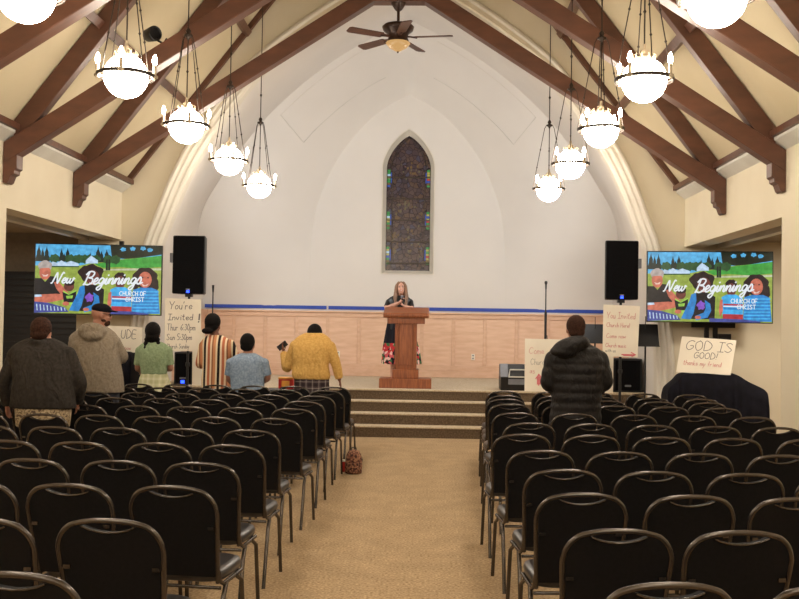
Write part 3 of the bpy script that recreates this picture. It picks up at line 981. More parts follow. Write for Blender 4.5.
def ribbon(mb, pts, w, O, U, Wv, N, k=3):
    """flat stroke of width w along 2D pts, on the plane O + x*U + y*Wv, facing N"""
    if len(pts) > 2: pts = catmull(pts, k)
    P = [V((p[0], p[1])) for p in pts]
    L = []
    for i, p in enumerate(P):
        a_, b_ = P[max(i - 1, 0)], P[min(i + 1, len(P) - 1)]
        d = (b_ - a_)
        d = d.normalized() if d.length > 1e-6 else V((1, 0))
        nn = V((-d.y, d.x)) * w / 2
        e = d * w * .35 * (-1 if i == 0 else 1 if i == len(P) - 1 else 0)
        L.append((p + nn + e, p - nn + e))
    vs = []
    for a_, b_ in L:
        vs += [O + U * a_.x + Wv * a_.y + N, O + U * b_.x + Wv * b_.y + N]
    mb.add(vs, [(2 * i, 2 * i + 1, 2 * i + 3, 2 * i + 2) for i in range(len(L) - 1)])


def write(mb, txt, x, y, h, w, O, U, Wv, N, slant=.08, jit=.03, rnd=random.Random(5), sx=1.0, k=3):
    for ch in txt:
        for st in GL[ch]:
            ribbon(mb, [(x + (a + slant * b + rnd.uniform(-jit, jit)) * h * sx, y + (b + rnd.uniform(-jit, jit)) * h) for a, b in st], w, O, U, Wv, N, k)
        x += (ADV.get(ch, .72 if ch.isupper() else .52)) * h * sx
    return x


def brush(mb, txt, x, y, h, w, O, U, Wv, N, rise=0.0, sx=1.0):
    x0 = x
    for ch in txt:
        sts, ad = SCR[ch]
        for st in sts:
            ribbon(mb, [(x + (a + .28 * b) * h * sx, y + b * h + (x - x0 + a * h) * rise) for a, b in st], w, O, U, Wv, N, 4)
        x += ad * h * sx
    return x


# ------------------------------------------------------------------ televisions
TVC = [('sky', (86, 176, 226)), ('pine', (18, 36, 30)), ('grass', (150, 170, 72)), ('lawn', (64, 160, 62)), ('tent', (190, 214, 238)), ('leaf', (44, 84, 46)),
       ('path', (196, 200, 168)), ('greyhair', (176, 164, 158)), ('face', (200, 110, 88)), ('blackshirt', (16, 14, 22)), ('darkhair', (36, 18, 22)), ('browns', (110, 56, 50)),
       ('denim', (38, 130, 200)), ('purple', (130, 80, 190)), ('lightblue', (66, 176, 236)), ('redstripe', (176, 48, 58)), ('lime', (150, 205, 80)), ('table', (66, 76, 150)),
       ('white', (240, 246, 252)), ('deepgreen', (24, 34, 22)), ('smile', (236, 200, 190))]


def screen(name, c, strength):
    m = glow(name, c, strength)
    t = m.node_tree
    tc = t.nodes.new('ShaderNodeTexCoord'); nz = t.nodes.new('ShaderNodeTexNoise'); nz.inputs['Scale'].default_value = 14; nz.inputs['Detail'].default_value = 6
    rp = t.nodes.new('ShaderNodeValToRGB'); e = rp.color_ramp.elements
    e[0].position = .36; e[0].color = tuple([v * .72 for v in c[:3]] + [1]); e[1].position = .66; e[1].color = tuple([min(1, v * 1.12 + .005) for v in c[:3]] + [1])
    t.links.new(tc.outputs['Object'], nz.inputs['Vector']); t.links.new(nz.outputs['Fac'], rp.inputs['Fac']); t.links.new(rp.outputs['Color'], t.nodes['Principled BSDF'].inputs['Emission Color'])
    return m


TVM = [glow('screen_' + n, rgb(*c), .42) if n == 'white' else screen('screen_' + n, rgb(*c), .48) for n, c in TVC]
TI = {n: i for i, (n, _) in enumerate(TVC)}


def make_tv(label):
    W, H = 1.90, 1.07
    r = empty('television', (0, 0, 0), label=label, cat='television', group='wall screens showing the welcome slide')
    MB().box(-W / 2, W / 2, 0, .05, 0, H).build('casing', K['black'], r, bevel=.006)
    mb = MB()
    lay = [0]
    sx, sz = (W - .03) / 726.0, (H - .03) / 407.0
    def P(x, y): return (-W / 2 + .015 + (x - 42) * sx, H - .015 - (y - 38) * sz)
    def poly(name, pts):
        lay[0] += 1
        mb.cur = TI[name]
        y = -.0015 - lay[0] * .00006
        mb.add([(a, y, b) for a, b in [P(min(max(x, 42), 768), min(max(yy, 38), 445)) for x, yy in pts]], [tuple(range(len(pts)))])
    def oval(name, x, y, rx, ry, n=18, wob=0):
        poly(name, [(x + rx * (1 + wob * math.sin(5 * t + x)) * math.cos(t), y + ry * (1 + wob * math.cos(7 * t + y)) * math.sin(t)) for t in [2 * PI * k / n for k in range(n)]])
    poly('sky', [(42, 38), (768, 38), (768, 170), (42, 170)])
    poly('grass', [(42, 165), (300, 160), (420, 130), (768, 95), (768, 445), (42, 445)])
    poly('lawn', [(380, 150), (560, 118), (768, 92), (768, 160), (640, 172), (520, 165), (430, 172)])
    poly('path', [(420, 180), (600, 172), (768, 168), (768, 180), (600, 184), (420, 188)])
    poly('deepgreen', [(470, 38), (768, 38), (768, 86), (640, 108), (560, 116), (480, 110)])
    for x, y in ((600, 55), (660, 52), (700, 60), (545, 60)): oval('sky', x, y, 16, 12, 12, .2)
    for x, yt, w_ in ((60, 42, 24), (82, 60, 18), (105, 48, 22), (190, 60, 20), (205, 90, 26), (225, 55, 22), (400, 44, 26), (420, 70, 22), (355, 80, 18), (450, 60, 26)):
        pts = []
        for k in range(6):
            yy = yt + (140 - yt) * k / 5
            pts.append((x + w_ * (k / 5) * (.8 if k % 2 else 1.15), yy))
        pts += [(2 * x - a, b_) for a, b_ in pts[::-1]]
        poly('pine', pts)
    for x in (150, 240, 285, 320, 345, 385, 460, 500): oval('leaf', x, 122, 30, 26, 14, .15)
    poly('tent', [(125, 160), (140, 140), (165, 148), (190, 132), (215, 146), (245, 134), (290, 150), (290, 166), (125, 168)])
    poly('tent', [(330, 130), (360, 100), (400, 128), (400, 146), (330, 148)])
    poly('leaf', [(125, 166), (292, 164), (292, 171), (125, 174)])
    for x in (452, 466):
        poly('pine', [(x - 5, 130), (x + 5, 130), (x + 7, 186), (x - 6, 186)]); oval('darkhair', x, 126, 5, 6, 8)
    # bearded person in black shirt
    oval('greyhair', 98, 168, 40, 34, 18, .06); oval('face', 98, 205, 33, 44)
    poly('greyhair', [(62, 185), (70, 165), (100, 158), (128, 166), (134, 186), (118, 178), (80, 180)])
    poly('smile', [(80, 216), (100, 222), (118, 214), (112, 228), (90, 230)])
    poly('blackshirt', [(42, 240), (80, 240), (100, 262), (128, 226), (160, 230), (200, 300), (185, 335), (90, 350), (42, 350)])
    poly('face', [(150, 262), (175, 258), (215, 300), (240, 330), (205, 350), (165, 300)])
    poly('face', [(42, 340), (90, 335), (165, 330), (225, 335), (215, 362), (140, 380), (42, 392)])
    poly('tent', [(42, 338), (80, 336), (84, 348), (42, 352)])
    # small child
    oval('browns', 238, 285, 30, 30); oval('darkhair', 238, 262, 32, 20); poly('lime', [(205, 310), (238, 330), (278, 305), (290, 330), (268, 395), (214, 392)])
    poly('blackshirt', [(200, 318), (238, 336), (282, 312), (276, 380), (210, 380)]); poly('lime', [(222, 342), (262, 338), (258, 356), (226, 358)])
    oval('face', 222, 388, 20, 12)
    # adult with big curls
    oval('darkhair', 362, 205, 72, 52, 26, .10); oval('browns', 372, 232, 40, 46); poly('smile', [(352, 258), (372, 264), (394, 256), (384, 270), (362, 271)])
    poly('blackshirt', [(300, 290), (345, 272), (400, 276), (440, 300), (436, 430), (300, 430)])
    poly('denim', [(300, 286), (326, 276), (330, 320), (312, 400), (296, 432), (240, 428), (262, 380), (290, 320)])
    poly('denim', [(378, 318), (410, 340), (416, 380), (396, 420), (328, 438), (322, 412), (372, 392), (384, 366)])
    oval('purple', 356, 350, 24, 26, 12, .2); oval('face', 338, 420, 18, 10)
    # child in pale blue striped shirt
    oval('darkhair', 532, 222, 34, 26, 16, .08); oval('browns', 532, 256, 28, 38)
    poly('lightblue', [(476, 300), (505, 285), (560, 285), (598, 304), (600, 430), (484, 430)])
    poly('redstripe', [(486, 338), (600, 340), (600, 350), (487, 348)]); poly('white', [(486, 350), (600, 352), (600, 358), (487, 356)]); poly('denim', [(487, 360), (600, 362), (600, 374), (488, 372)])
    poly('redstripe', [(484, 398), (600, 400), (600, 430), (482, 430)]); poly('face', [(466, 320), (482, 312), (484, 380), (468, 416), (460, 380)])
    # girl with dark curls
    oval('darkhair', 676, 228, 72, 64, 24, .06); oval('darkhair', 728, 268, 28, 46, 16, .1); oval('darkhair', 620, 262, 20, 40, 16, .1)
    oval('face', 676, 238, 38, 48); poly('smile', [(656, 262), (676, 270), (698, 260), (688, 276), (664, 277)])
    for a_ in (660, 692): oval('darkhair', a_, 226, 6, 4, 8)
    poly('denim', [(606, 300), (650, 285), (716, 285), (752, 300), (766, 440), (600, 440)])
    for k in range(7): poly('lightblue', [(606, 306 + k * 19), (756, 304 + k * 19), (758, 312 + k * 19), (606, 314 + k * 19)])
    poly('table', [(42, 378), (120, 384), (215, 410), (240, 436), (42, 445)]); poly('table', [(405, 424), (600, 428), (700, 440), (700, 445), (405, 445)])
    for k in range(9): poly('tent', [(52 + k * 20, 392 + k * 2.5), (58 + k * 20, 392 + k * 2.5), (62 + k * 20, 430), (56 + k * 20, 430)])
    mb.build('screen_picture', TVM, r, recalc=False)
    tx = MB()
    O, U, Wv, N = V((0, -.0105, 0)), V((1, 0, 0)), V((0, 0, 1)), V((0, 0, 0))
    x0, z0 = P(138, 268)
    brush(tx, 'New', x0, z0, .155, .021, O, U, Wv, N, rise=.02, sx=1.12)
    x0, z0 = P(316, 272)
    brush(tx, 'Beginnings', x0, z0, .185, .022, O, U, Wv, N, rise=.025, sx=1.10)
    x0, z0 = P(530, 334); write(tx, 'CHURCH OF', x0, z0, .062, .010, O, U, Wv, N, 0, 0, sx=1.05, k=3)
    x0, z0 = P(566, 368); write(tx, 'CHRIST', x0, z0, .062, .010, O, U, Wv, N, 0, 0, sx=1.08, k=3)
    tx.build('slide_lettering', [TVM[TI['white']]], r, recalc=False)
    return r


def place_tv(tv, pa, pb, Ya, Yb, top):
    """top left and top right corners"""
    a_, b_ = at(*pa, Ya), at(*pb, Yb)
    mid = (a_ + b_) / 2
    ang = math.atan2(b_.y - a_.y, b_.x - a_.x)
    tv.rotation_euler = (0, 0, ang)
    s = (b_ - a_).length / 1.90
    tv.location = (mid.x, mid.y, mid.z - 1.07 * s)
    return mid, s


tv1 = make_tv('large television above the charcoal jacket man showing the New Beginnings slide')
mid, s1 = place_tv(tv1, (35.0, 242.5), (162.8, 246), 14.4, 14.6, 0); tv1.scale = (s1, s1, s1)
print('tv1 scale', s1, mid)
tv2 = copy_tree(tv1)
mid2, s2 = place_tv(tv2, (647.0, 251), (773.5, 251.5), 14.6, 14.4, 0); tv2.scale = (s2, s2, s2 * 1.04); tv2.location.z -= .04
tv2['label'] = 'large television above the GOD IS GOOD poster showing the New Beginnings slide'
print('tv2', s2, mid2)
p = at(107, 240, 14.7)
mt = empty('television_mount', (-4.42, 14.62, 2.3), label='black ceiling pole bracket behind the television near charcoal jacket man', cat='television mount')
MB().box(-.03, .03, .12, .18, -.2, .665).build('pole', K['black'], mt)
MB().box(-.3, .3, .09, .12, -.25, .25).build('mounting_plate', K['black'], mt)
mt.location = (mid.x + .3, mid.y - .02, 2.25); 
sd = empty('television_stand', (mid2.x, 14.85, 0), label='black twin pole floor stand holding television behind the draped cart', cat='television stand')
mb = MB()
for x in (-.11, .02): mb.box(x - .03, x + .03, 0, .06, 0.08, 2.5)
xs = at(711, 340, 14.85).x - mid2.x + .05
mb.xform(Matrix.Translation((xs, 0, 0)))
mb.build('pole', K['black'], sd)
MB().box(-.35 + xs, .3 + xs, -.03, .0, 1.75, 2.35).build('mounting_plate', K['black'], sd)
MB().box(-.10 + xs, .0 + xs, 0.0, .05, 1.55, 1.60).build('crossbar', K['black'], sd)
MB().box(-.35 + xs, .35 + xs, -.25, .35, 0.0, .08).build('base', K['black'], sd, bevel=.01)
MB().box(.05 + xs, .24 + xs, -.03, .03, 1.56, 1.66).build('media_box', K['black'], sd)

# ------------------------------------------------------------------ loudspeakers
def make_speaker(label, group):
    r = empty('loudspeaker', (0, 0, 0), label=label, cat='loudspeaker', group=group)
    c = MB().prism([(-.25, .0), (.25, .0), (.19, .36), (-.19, .36)], 0, .86, 'xy')
    c.build('cabinet', K['black'], r, bevel=.02)
    MB().prism([(-.235, .03), (-.22, .0), (.22, .0), (.235, .03), (.235, .83), (.22, .85), (-.22, .85), (-.235, .83)], -.012, .0, 'xz').build('grille', K['grille'], r, bevel=.006)
    MB().tube([(.16 * math.cos(t), -.013, .32 + .16 * math.sin(t)) for t in [2 * PI * q / 32 for q in range(32)]], .005, 6, loop=True).build('woofer_ring', K['grille'], r)
    MB().box(-.03, .03, -.02, -.012, .055, .075).build('badge', K['grey'], r)
    MB().box(-.022, .022, -.022, -.012, .015, .05).build('power_light', K['led'], r)
    MB().box(-.05, .05, .02, .12, -.045, 0.0).build('pole_socket', K['black'], r)
    return r


def stand(loc, top, label):
    r = empty('speaker_pole', loc, label=label, cat='speaker pole')
    MB().tube([(0, 0, 0), (0, 0, top)], .02, 12).build('pole', K['black'], r)
    MB().lathe([(.2, 0), (.2, .015), (.025, .04)], n=20).build('base_plate', K['black'], r)
    MB().lathe([(.03, top * .5), (.034, top * .5 + .03), (.03, top * .5 + .06)], n=12).build('collar', K['black'], r)
    return r


SPY = 14.6
for px0, px1, pyt, lb, sl_ in ((172.5, 206, 235.5, 'tall black loudspeaker on a pole above the striped dress woman', 'striped dress woman'), (605.5, 639, 240.5, 'tall black loudspeaker on a pole above the puffer coat man', 'puffer coat man')):
    p = at((px0 + px1) / 2, pyt, SPY)
    sp_ = make_speaker(lb, 'loudspeakers on poles flanking the stage')
    sp_.location = (p.x, SPY, p.z - .877); sp_.scale = (1.0, 1.0, 1.02)
    stand((p.x, SPY + .07, 0), p.z - .877 - .046, 'black speaker pole stand behind the poster beside the ' + sl_)
    d = -1 if px0 < 300 else 1
    MB().box(d * .272 - .02, d * .272 + .02, .02, .14, .46, .60).build('handle_plate', K['grey'], sp_)


def subw(pxa, pxb, pyt, Y, lb, led):
    p0, p1 = at(pxa, pyt, Y), at(pxb, pyt, Y)
    W = p1.x - p0.x
    Ht = p0.z - ST
    r = empty('stage_speaker', ((p0.x + p1.x) / 2, Y, ST), label=lb, cat='subwoofer')
    MB().box(-W / 2, W / 2, .02, .5, .0, Ht).build('cabinet', K['black'], r, bevel=.015)
    MB().box(-W / 2 + .03, W / 2 - .03, .0, .02, .03, Ht - .03).build('grille', K['grille'], r, bevel=.005)
    MB().box(-.05, .05, -.008, .0, .09, .12).build('badge', K['grey'], r)
    if led: MB().box(-.03, .03, -.01, .0, .02, .07).build('power_light', K['led'], r)
    return r


subw(614, 642.5, 358.5, 16.1, 'square black subwoofer on stage under the poster beside puffer coat man', False)
subw(174, 192.5, 352, 16.1, 'square black subwoofer on stage between green blouse girl and striped dress', True)

# ------------------------------------------------------------------ posters
def poster(c, Y, lines, label, tilt=.0, parts='paper', extra=None, name='poster', Yb=None):
    """c: four pixel corners tl, tr, br, bl"""
    Yb = Y if Yb is None else Yb
    P = [at(*c[0], Y), at(*c[1], Y), at(*c[2], Yb), at(*c[3], Yb)]
    O = P[3]
    n = (P[1] - P[3]).cross(P[0] - P[2]).normalized()
    if n.y > 0: n = -n
    r = empty(name, O, label=label, cat='poster')
    mb = MB()
    mb.add(P + [q - n * .006 for q in P], [(0, 1, 2, 3), (4, 7, 6, 5), (0, 4, 5, 1), (1, 5, 6, 2), (2, 6, 7, 3), (3, 7, 4, 0)])
    mb.build('sheet', K['paper'], r, offset=O)
    U = (P[2] - P[3]); W = U.length; U = U / W
    Vv = P[0] - P[3]; Hh = Vv.length; Vv = Vv / Hh
    for mat in ('ink', 'inkred', 'inkpink'):
        tx = MB(); any_ = False
        for (mt_, txt, fx, fy, fh, w_, sx) in lines:
            if mt_ != mat: continue
            any_ = True
            write(tx, txt, fx * W, fy * Hh, fh * Hh, w_, O, U, Vv, n * .002, sx=sx)
        if extra and extra[0] == mat:
            any_ = True
            for st in extra[1]: ribbon(tx, [(a * W, b_ * Hh) for a, b_ in st], extra[2], O, U, Vv, n * .002, 1)
        if any_: tx.build('lettering', K[mat], r, offset=O, recalc=False)
    return r


poster([(165, 298), (201, 299.5), (201, 351), (164.5, 351)], 14.62, [('ink', "You're", .12, .79, .14, .010, 1.05), ('ink', 'Invited', .08, .585, .115, .010, 1.2), ('ink', '!', .91, .545, .15, .022, 1.0),
       ('ink', 'Thur 6:30pm', .06, .39, .12, .008, .80), ('ink', 'Sun 5:30pm', .05, .21, .11, .008, .86), ('ink', 'Church Sunday', .06, .05, .085, .006, .72)],
       "white poster reading You're Invited hung below the loudspeaker")
poster([(192.5, 330), (205, 330), (204.5, 387.3), (192, 387.1)], 15.96, [], 'narrow blank white board behind the You\'re Invited poster')
poster([(603.5, 304.5), (640, 306), (637.5, 357.5), (602.5, 356)], 14.62, [('inkred', 'You Invited', .10, .74, .12, .006, .82), ('inkred', 'Church Here!', .10, .57, .085, .006, .85), ('inkred', 'Come now', .10, .36, .085, .006, 1.0),
       ('inkred', 'Church music', .08, .18, .075, .006, .86), ('ink', 'with us', .08, .085, .06, .005, 1.0)],
       'white poster with faint red handwriting hung below the loudspeaker beside puffer coat man', extra=('inkpink', [[(.55, .045), (.93, .05)], [(.82, .09), (.95, .05), (.84, .015)], [(.6, .03), (.9, .035)]], .016))
poster([(525, 338.5), (566, 339.5), (566, 393.2), (524.5, 392.6)], 15.96, [('inkred', 'Come', .10, .72, .12, .006, 1.0), ('ink', 'Church', .14, .52, .11, .005, .85), ('inkred', 'as', .12, .36, .10, .006, 1.0)],
       'white poster with pink upward arrow between floor monitor and puffer coat man', extra=('inkpink', [[(.34, .14), (.34, .34)], [(.27, .26), (.34, .35), (.42, .26)], [(.31, .16), (.31, .3)], [(.37, .16), (.37, .3)]], .018))
poster([(598, 356), (613.5, 356), (613, 393.9), (597.5, 393.7)], 15.96, [], 'narrow blank white board between puffer coat man and the subwoofer')
poster([(682, 336.3), (736.5, 340.3), (730.5, 376), (676.3, 371.8)], 13.72, [('ink', 'GOD IS', .10, .64, .27, .009, 1.22), ('ink', 'GOOD!', .27, .42, .17, .008, 1.2), ('inkred', 'thanks my friend', .10, .22, .13, .006, .98)],
       'white poster reading GOD IS GOOD tilted on the black draped cart', Yb=13.6)
poster([(108, 325.5), (142.5, 327.5), (141.5, 352.6), (107.5, 352.2)], 13.15, [('ink', 'UDE', .38, .52, .32, .008, .9), ('inkred', 'now', .50, .10, .15, .005, 1.0)],
       'white poster ending in UDE between hooded jacket man and green blouse girl')

# ------------------------------------------------------------------ draped cart
def drape(px, name, label, Y0, Y1, outline, cat='covered cart'):
    """outline: pixel silhouette at Y0, top edge only, left to right"""
    pts = [at(a_, b_, Y0) for a_, b_ in outline]
    r = empty(name, (sum(p.x for p in pts) / len(pts), (Y0 + Y1) / 2, 0), label=label, cat=cat)
    pts2 = catmull([(p.x, p.z) for p in pts], 5)
    L = []
    n = len(pts2)
    rings = []
    for f_, yy in ((.0, Y0), (.35, Y0 - .0), (1.0, Y1)):
        pass
    mb = MB()
    grid = []
    for i, (x, z) in enumerate(pts2):
        col = [V((x, Y0 - .05 + .012 * math.sin(i * 1.7), 0.03))]
        for k in range(1, 5):
            zz = z * k / 5
            col.append(V((x, Y0 - .05 + .05 * k / 5 + .014 * math.sin(i * 1.7 + k * .4), zz)))
        col.append(V((x, Y0 + .02, z - .015)))
        col.append(V((x, Y0 + .06, z)))
        col.append(V((x, (Y0 + Y1) / 2, z + .01)))
        col.append(V((x, Y1 - .04, z)))
        col.append(V((x, Y1, z - .04)))
        col.append(V((x, Y1 + .03, 0.03)))
        grid.append(col)
    mb.rings(grid, True, True, True)
    mb.build('cloth_cover', K['blackcloth'], r, offset=r.location)
    return r


drape(0, 'draped_cart', 'black cloth covered cart with sloping shoulders under the GOD IS GOOD poster', 13.55, 13.95,
      [(668, 394), (670, 388), (678, 381), (685, 374.5), (700, 373), (728, 375), (738, 375), (750, 382), (766, 390), (769, 396), (769, 402)])
drape(0, 'draped_cart', 'black cloth covered cart behind hooded jacket man and green blouse girl', 12.95, 13.4,
      [(92, 358), (95, 355), (106, 353), (122, 352.5), (127, 353), (130, 355), (131, 360)])

# ------------------------------------------------------------------ stage items
p = at(502, 391, 16.25); p2 = at(527, 391, 16.25)
mo = empty('stage_monitor', ((p.x + p2.x) / 2, 16.25, ST), label='grey and black wedge monitor lying on stage beside pink arrow poster', cat='stage monitor')
Wd = (p2.x - p.x) / 2 + .04
MB().prism([(-.22, 0), (.2, 0), (.25, .12), (.18, .42), (-.1, .42), (-.26, .22)], -Wd, Wd, 'yz').build('cabinet', K['black'], mo, bevel=.015)
MB().prism([(-.27, .22), (-.11, .43), (-.06, .43), (-.06, .22)], -Wd - .01, -Wd + .12, 'yz').build('side_cheek', K['grey'], mo, bevel=.012)
MB().box(-Wd + .12, Wd, -.27, -.25, .215, .235).build('trim_bar', K['ledge'], mo)
MB().box(-Wd + .12, Wd - .03, -.262, -.24, .10, .19).build('grille', K['grey'], mo)
MB().tube([(-Wd + .13, -.26, .24), (-Wd + .15, -.22, .34), (Wd, -.22, .34)], .012, 6).build('handle', K['ledge'], mo)

p = at(545, 370, 17.0)
mc = empty('microphone_stand', (p.x, 17.0, ST), label='thin black microphone stand rising behind the pink arrow poster', cat='microphone stand')
zt_ = at(545, 281, 17.0).z - ST
MB().tube([(0, 0, .02), (0, 0, at(545, 312, 17).z - ST)], .022, 10).build('lower_tube', K['black'], mc)
MB().tube([(0, 0, .9), (0, 0, zt_ - .1)], .011, 8).build('upper_tube', K['black'], mc)
MB().lathe([(.014, zt_ - .14), (.016, zt_ - .06), (.026, zt_ - .04), (.026, zt_ - .01), (.012, zt_)], n=12).build('microphone', K['black'], mc)
MB().lathe([(.14, 0), (.14, .02), (.03, .03)], n=20).build('base', K['black'], mc)
MB().tube([(.025, -.02, .9), (.04, -.03, .7), (.02, -.025, .4), (.06, -.05, .03)], .006, 6).build('cable', K['black'], mc)
p = at(206, 370, 15.9)
mc = empty('microphone_stand', (p.x, 16.3, ST), label='thin black microphone stand behind the striped dress woman', cat='microphone stand')
zt_ = at(206, 285, 16.3).z - ST
MB().tube([(0, 0, .02), (0, 0, zt_ - .1)], .011, 8).build('upper_tube', K['black'], mc)
MB().tube([(0, 0, zt_ - .12), (0, 0, zt_)], [.014, .022], 10).build('microphone', K['black'], mc)
MB().lathe([(.14, 0), (.14, .02), (.03, .03)], n=20).build('base', K['black'], mc)

for pa, pb, pt0, pb0, lb in ((587, 604, 324, 343, 'black music stand just behind puffer coat man shoulder'), (637.5, 654.5, 324, 346, 'black music stand beside red handwriting poster and arch column')):
    Y, SZ = (16.7, ST) if pa < 600 else (14.85, 0.0)
    a_, b_ = at(pa, pt0, Y), at(pb, pb0, Y)
    ms = empty('music_stand', ((a_.x + b_.x) / 2, Y, SZ), label=lb, cat='music stand')
    w_ = (b_.x - a_.x) / 2 + .06
    z0, z1 = b_.z - SZ, a_.z - SZ
    MB().prism([(-.06, z0), (-.05, z0), (.08, z1), (.07, z1)], -w_, w_, 'yz').build('desk', K['black'], ms)
    MB().box(-w_, w_, -.10, -.05, z0 - .01, z0).build('lip', K['black'], ms)
    MB().tube([(0, .04, .03), (0, .04, (z0 + z1) / 2)], .014, 8).build('pole', K['black'], ms)
    MB().tube([(0, .04, (z0 + z1) / 2 + .02), (0, .04, z1 + .12)], .006, 6).build('light_arm', K['black'], ms)
    for k in range(3):
        t = k * 2 * PI / 3
        MB().tube([(0, .04, .2), (.25 * math.cos(t), .04 + .25 * math.sin(t), .01)], .009, 6).build('leg', K['black'], ms)
# cables on the stage
p = at(655, 392, 16.2)
cb = MB()
rr = random.Random(2)
for k in range(5):
    pts = [V((p.x - .15 + rr.uniform(-.1, .3), 16.2 + rr.uniform(-.05, .5), ST + .012 + .01 * k)) for _ in range(6)]
    cb.tube(catmull([tuple(q) for q in pts], 4), .012, 6)
tag(cb.build('cable_coil', K['black']), 'tangled black cables on stage beside the arch column', 'cable')
# snack bags on stage step edge
p = at(279, 389, 13.45); p2 = at(294, 389, 13.45)
tb = empty('snack_tub', ((p.x + p2.x) / 2, 13.45, p.z), label='red and orange snack packages beside the mustard sweater person', cat='snack package')
wv = (p2.x - p.x) / 2
tb.location.z = p.z
K['snackred'] = plain('snack_red', rgb(200, 44, 34), .4); K['snackyel'] = plain('snack_yellow', rgb(240, 170, 60), .4)
MB().box(-wv, wv, -.08, .08, 0, .15).build('carton', K['snackred'], tb, bevel=.02)
MB().box(-wv * .55, wv * .5, -.085, -.08, .04, .12).build('printed_label', K['snackyel'], tb, bevel=.002)
MB().box(-wv, wv, -.085, .085, .14, .165).build('lid', K['snackyel'], tb, bevel=.005)
st_ = empty('side_table', (tb.location.x, 13.45, 0), label='small black side table under the red snack packages', cat='side table')
MB().box(-.3, .3, -.22, .22, p.z - .03, p.z).build('table_top', K['black'], st_, bevel=.005)
for sx_ in (-1, 1):
    for sy_ in (-1, 1):
        MB().tube([(sx_ * .25, sy_ * .18, p.z - .03), (sx_ * .27, sy_ * .19, 0)], .014, 8).build('leg', K['black'], st_)

# backpack and cup
p = at(353.5, 471, 11.3)
bg = empty('backpack', (p.x, 11.3, 0), label='small brown patterned backpack on carpet at the aisle by front chair', cat='backpack')
L = []
for z, rx, ry in ((.0, .07, .05), (.01, .095, .07), (.08, .10, .08), (.16, .095, .075), (.22, .085, .065), (.26, .06, .045), (.275, .03, .02)):
    L.append([V((rx * math.copysign(abs(math.cos(t)) ** .7, math.cos(t)), ry * math.copysign(abs(math.sin(t)) ** .7, math.sin(t)), z)) for t in [2 * PI * k / 20 for k in range(20)]])
MB().rings(L).build('pack_body', K['bag'], bg)
MB().rings([[V((.07 * math.copysign(abs(math.cos(t)) ** .7, math.cos(t)) * q, -.085 + .02 * math.sin(t), z)) for t in [2 * PI * k / 14 for k in range(14)]] for z, q in ((.02, .85), (.04, 1), (.11, 1), (.13, .85))]).build('front_pocket', K['bag'], bg)
MB().tube([(-.03, .0, .26), (-.025, 0, .295), (.025, 0, .295), (.03, 0, .26)], .007, 6).build('handle', K['shoe'], bg)
for s in (-1, 1): MB().tube([(s * .05, .06, .24), (s * .09, .09, .15), (s * .07, .06, .02)], .009, 6).build('shoulder_strap', K['shoe'], bg)
p = at(343, 469, 11.4)
cu = empty('paper_cup', (p.x, 11.42, 0), label='red and white paper cup on carpet beside the backpack', cat='cup')
MB().lathe([(.022, 0), (.03, .12)], n=16).build('cup_body', K['snackred'], cu)
MB().lathe([(.033, .12), (.033, .135), (.025, .14)], n=16).build('lid', K['paper'], cu)

# ------------------------------------------------------------------ people
def bake(mb, name, mats, parent, voxel, offset, smooth=2, paint=None):
    me = bpy.data.meshes.new(name)
    me.from_pydata([tuple(p) for p in mb.v], [], mb.f)
    bm = bmesh.new(); bm.from_mesh(me); bmesh.ops.recalc_face_normals(bm, faces=bm.faces); bm.to_mesh(me); bm.free()
    o = bpy.data.objects.new('tmp', me); COL.objects.link(o)
    md = o.modifiers.new('r', 'REMESH'); md.mode = 'VOXEL'; md.voxel_size = voxel; md.use_smooth_shade = True
    if smooth:
        md = o.modifiers.new('s', 'SMOOTH'); md.iterations = smooth; md.factor = .5
    dg = bpy.context.evaluated_depsgraph_get()
    ev = o.evaluated_get(dg)
    nm = bpy.data.meshes.new_from_object(ev, depsgraph=dg)
    bpy.data.objects.remove(o); bpy.data.meshes.remove(me)
    nm.name = name
    nm.transform(Matrix.Translation(-V(offset)))
    nm.materials.clear()
    if not isinstance(mats, (list, tuple)): mats = [mats]
    for q in mats: nm.materials.append(q)
    nm.polygons.foreach_set('use_smooth', [True] * len(nm.polygons))
    if paint:
        for c, r_, mi in paint:
            c = V(c) - V(offset)
            for pl in nm.polygons:
                d = pl.center - c
                if abs(d.x) < r_[0] and abs(d.z) < r_[2] and abs(d.y) < r_[1] and (d.x / r_[0]) ** 2 + (d.z / r_[2]) ** 2 < 1: pl.material_index = mi
    ob = bpy.data.objects.new(name, nm); COL.objects.link(ob); ob.parent = parent
    return ob


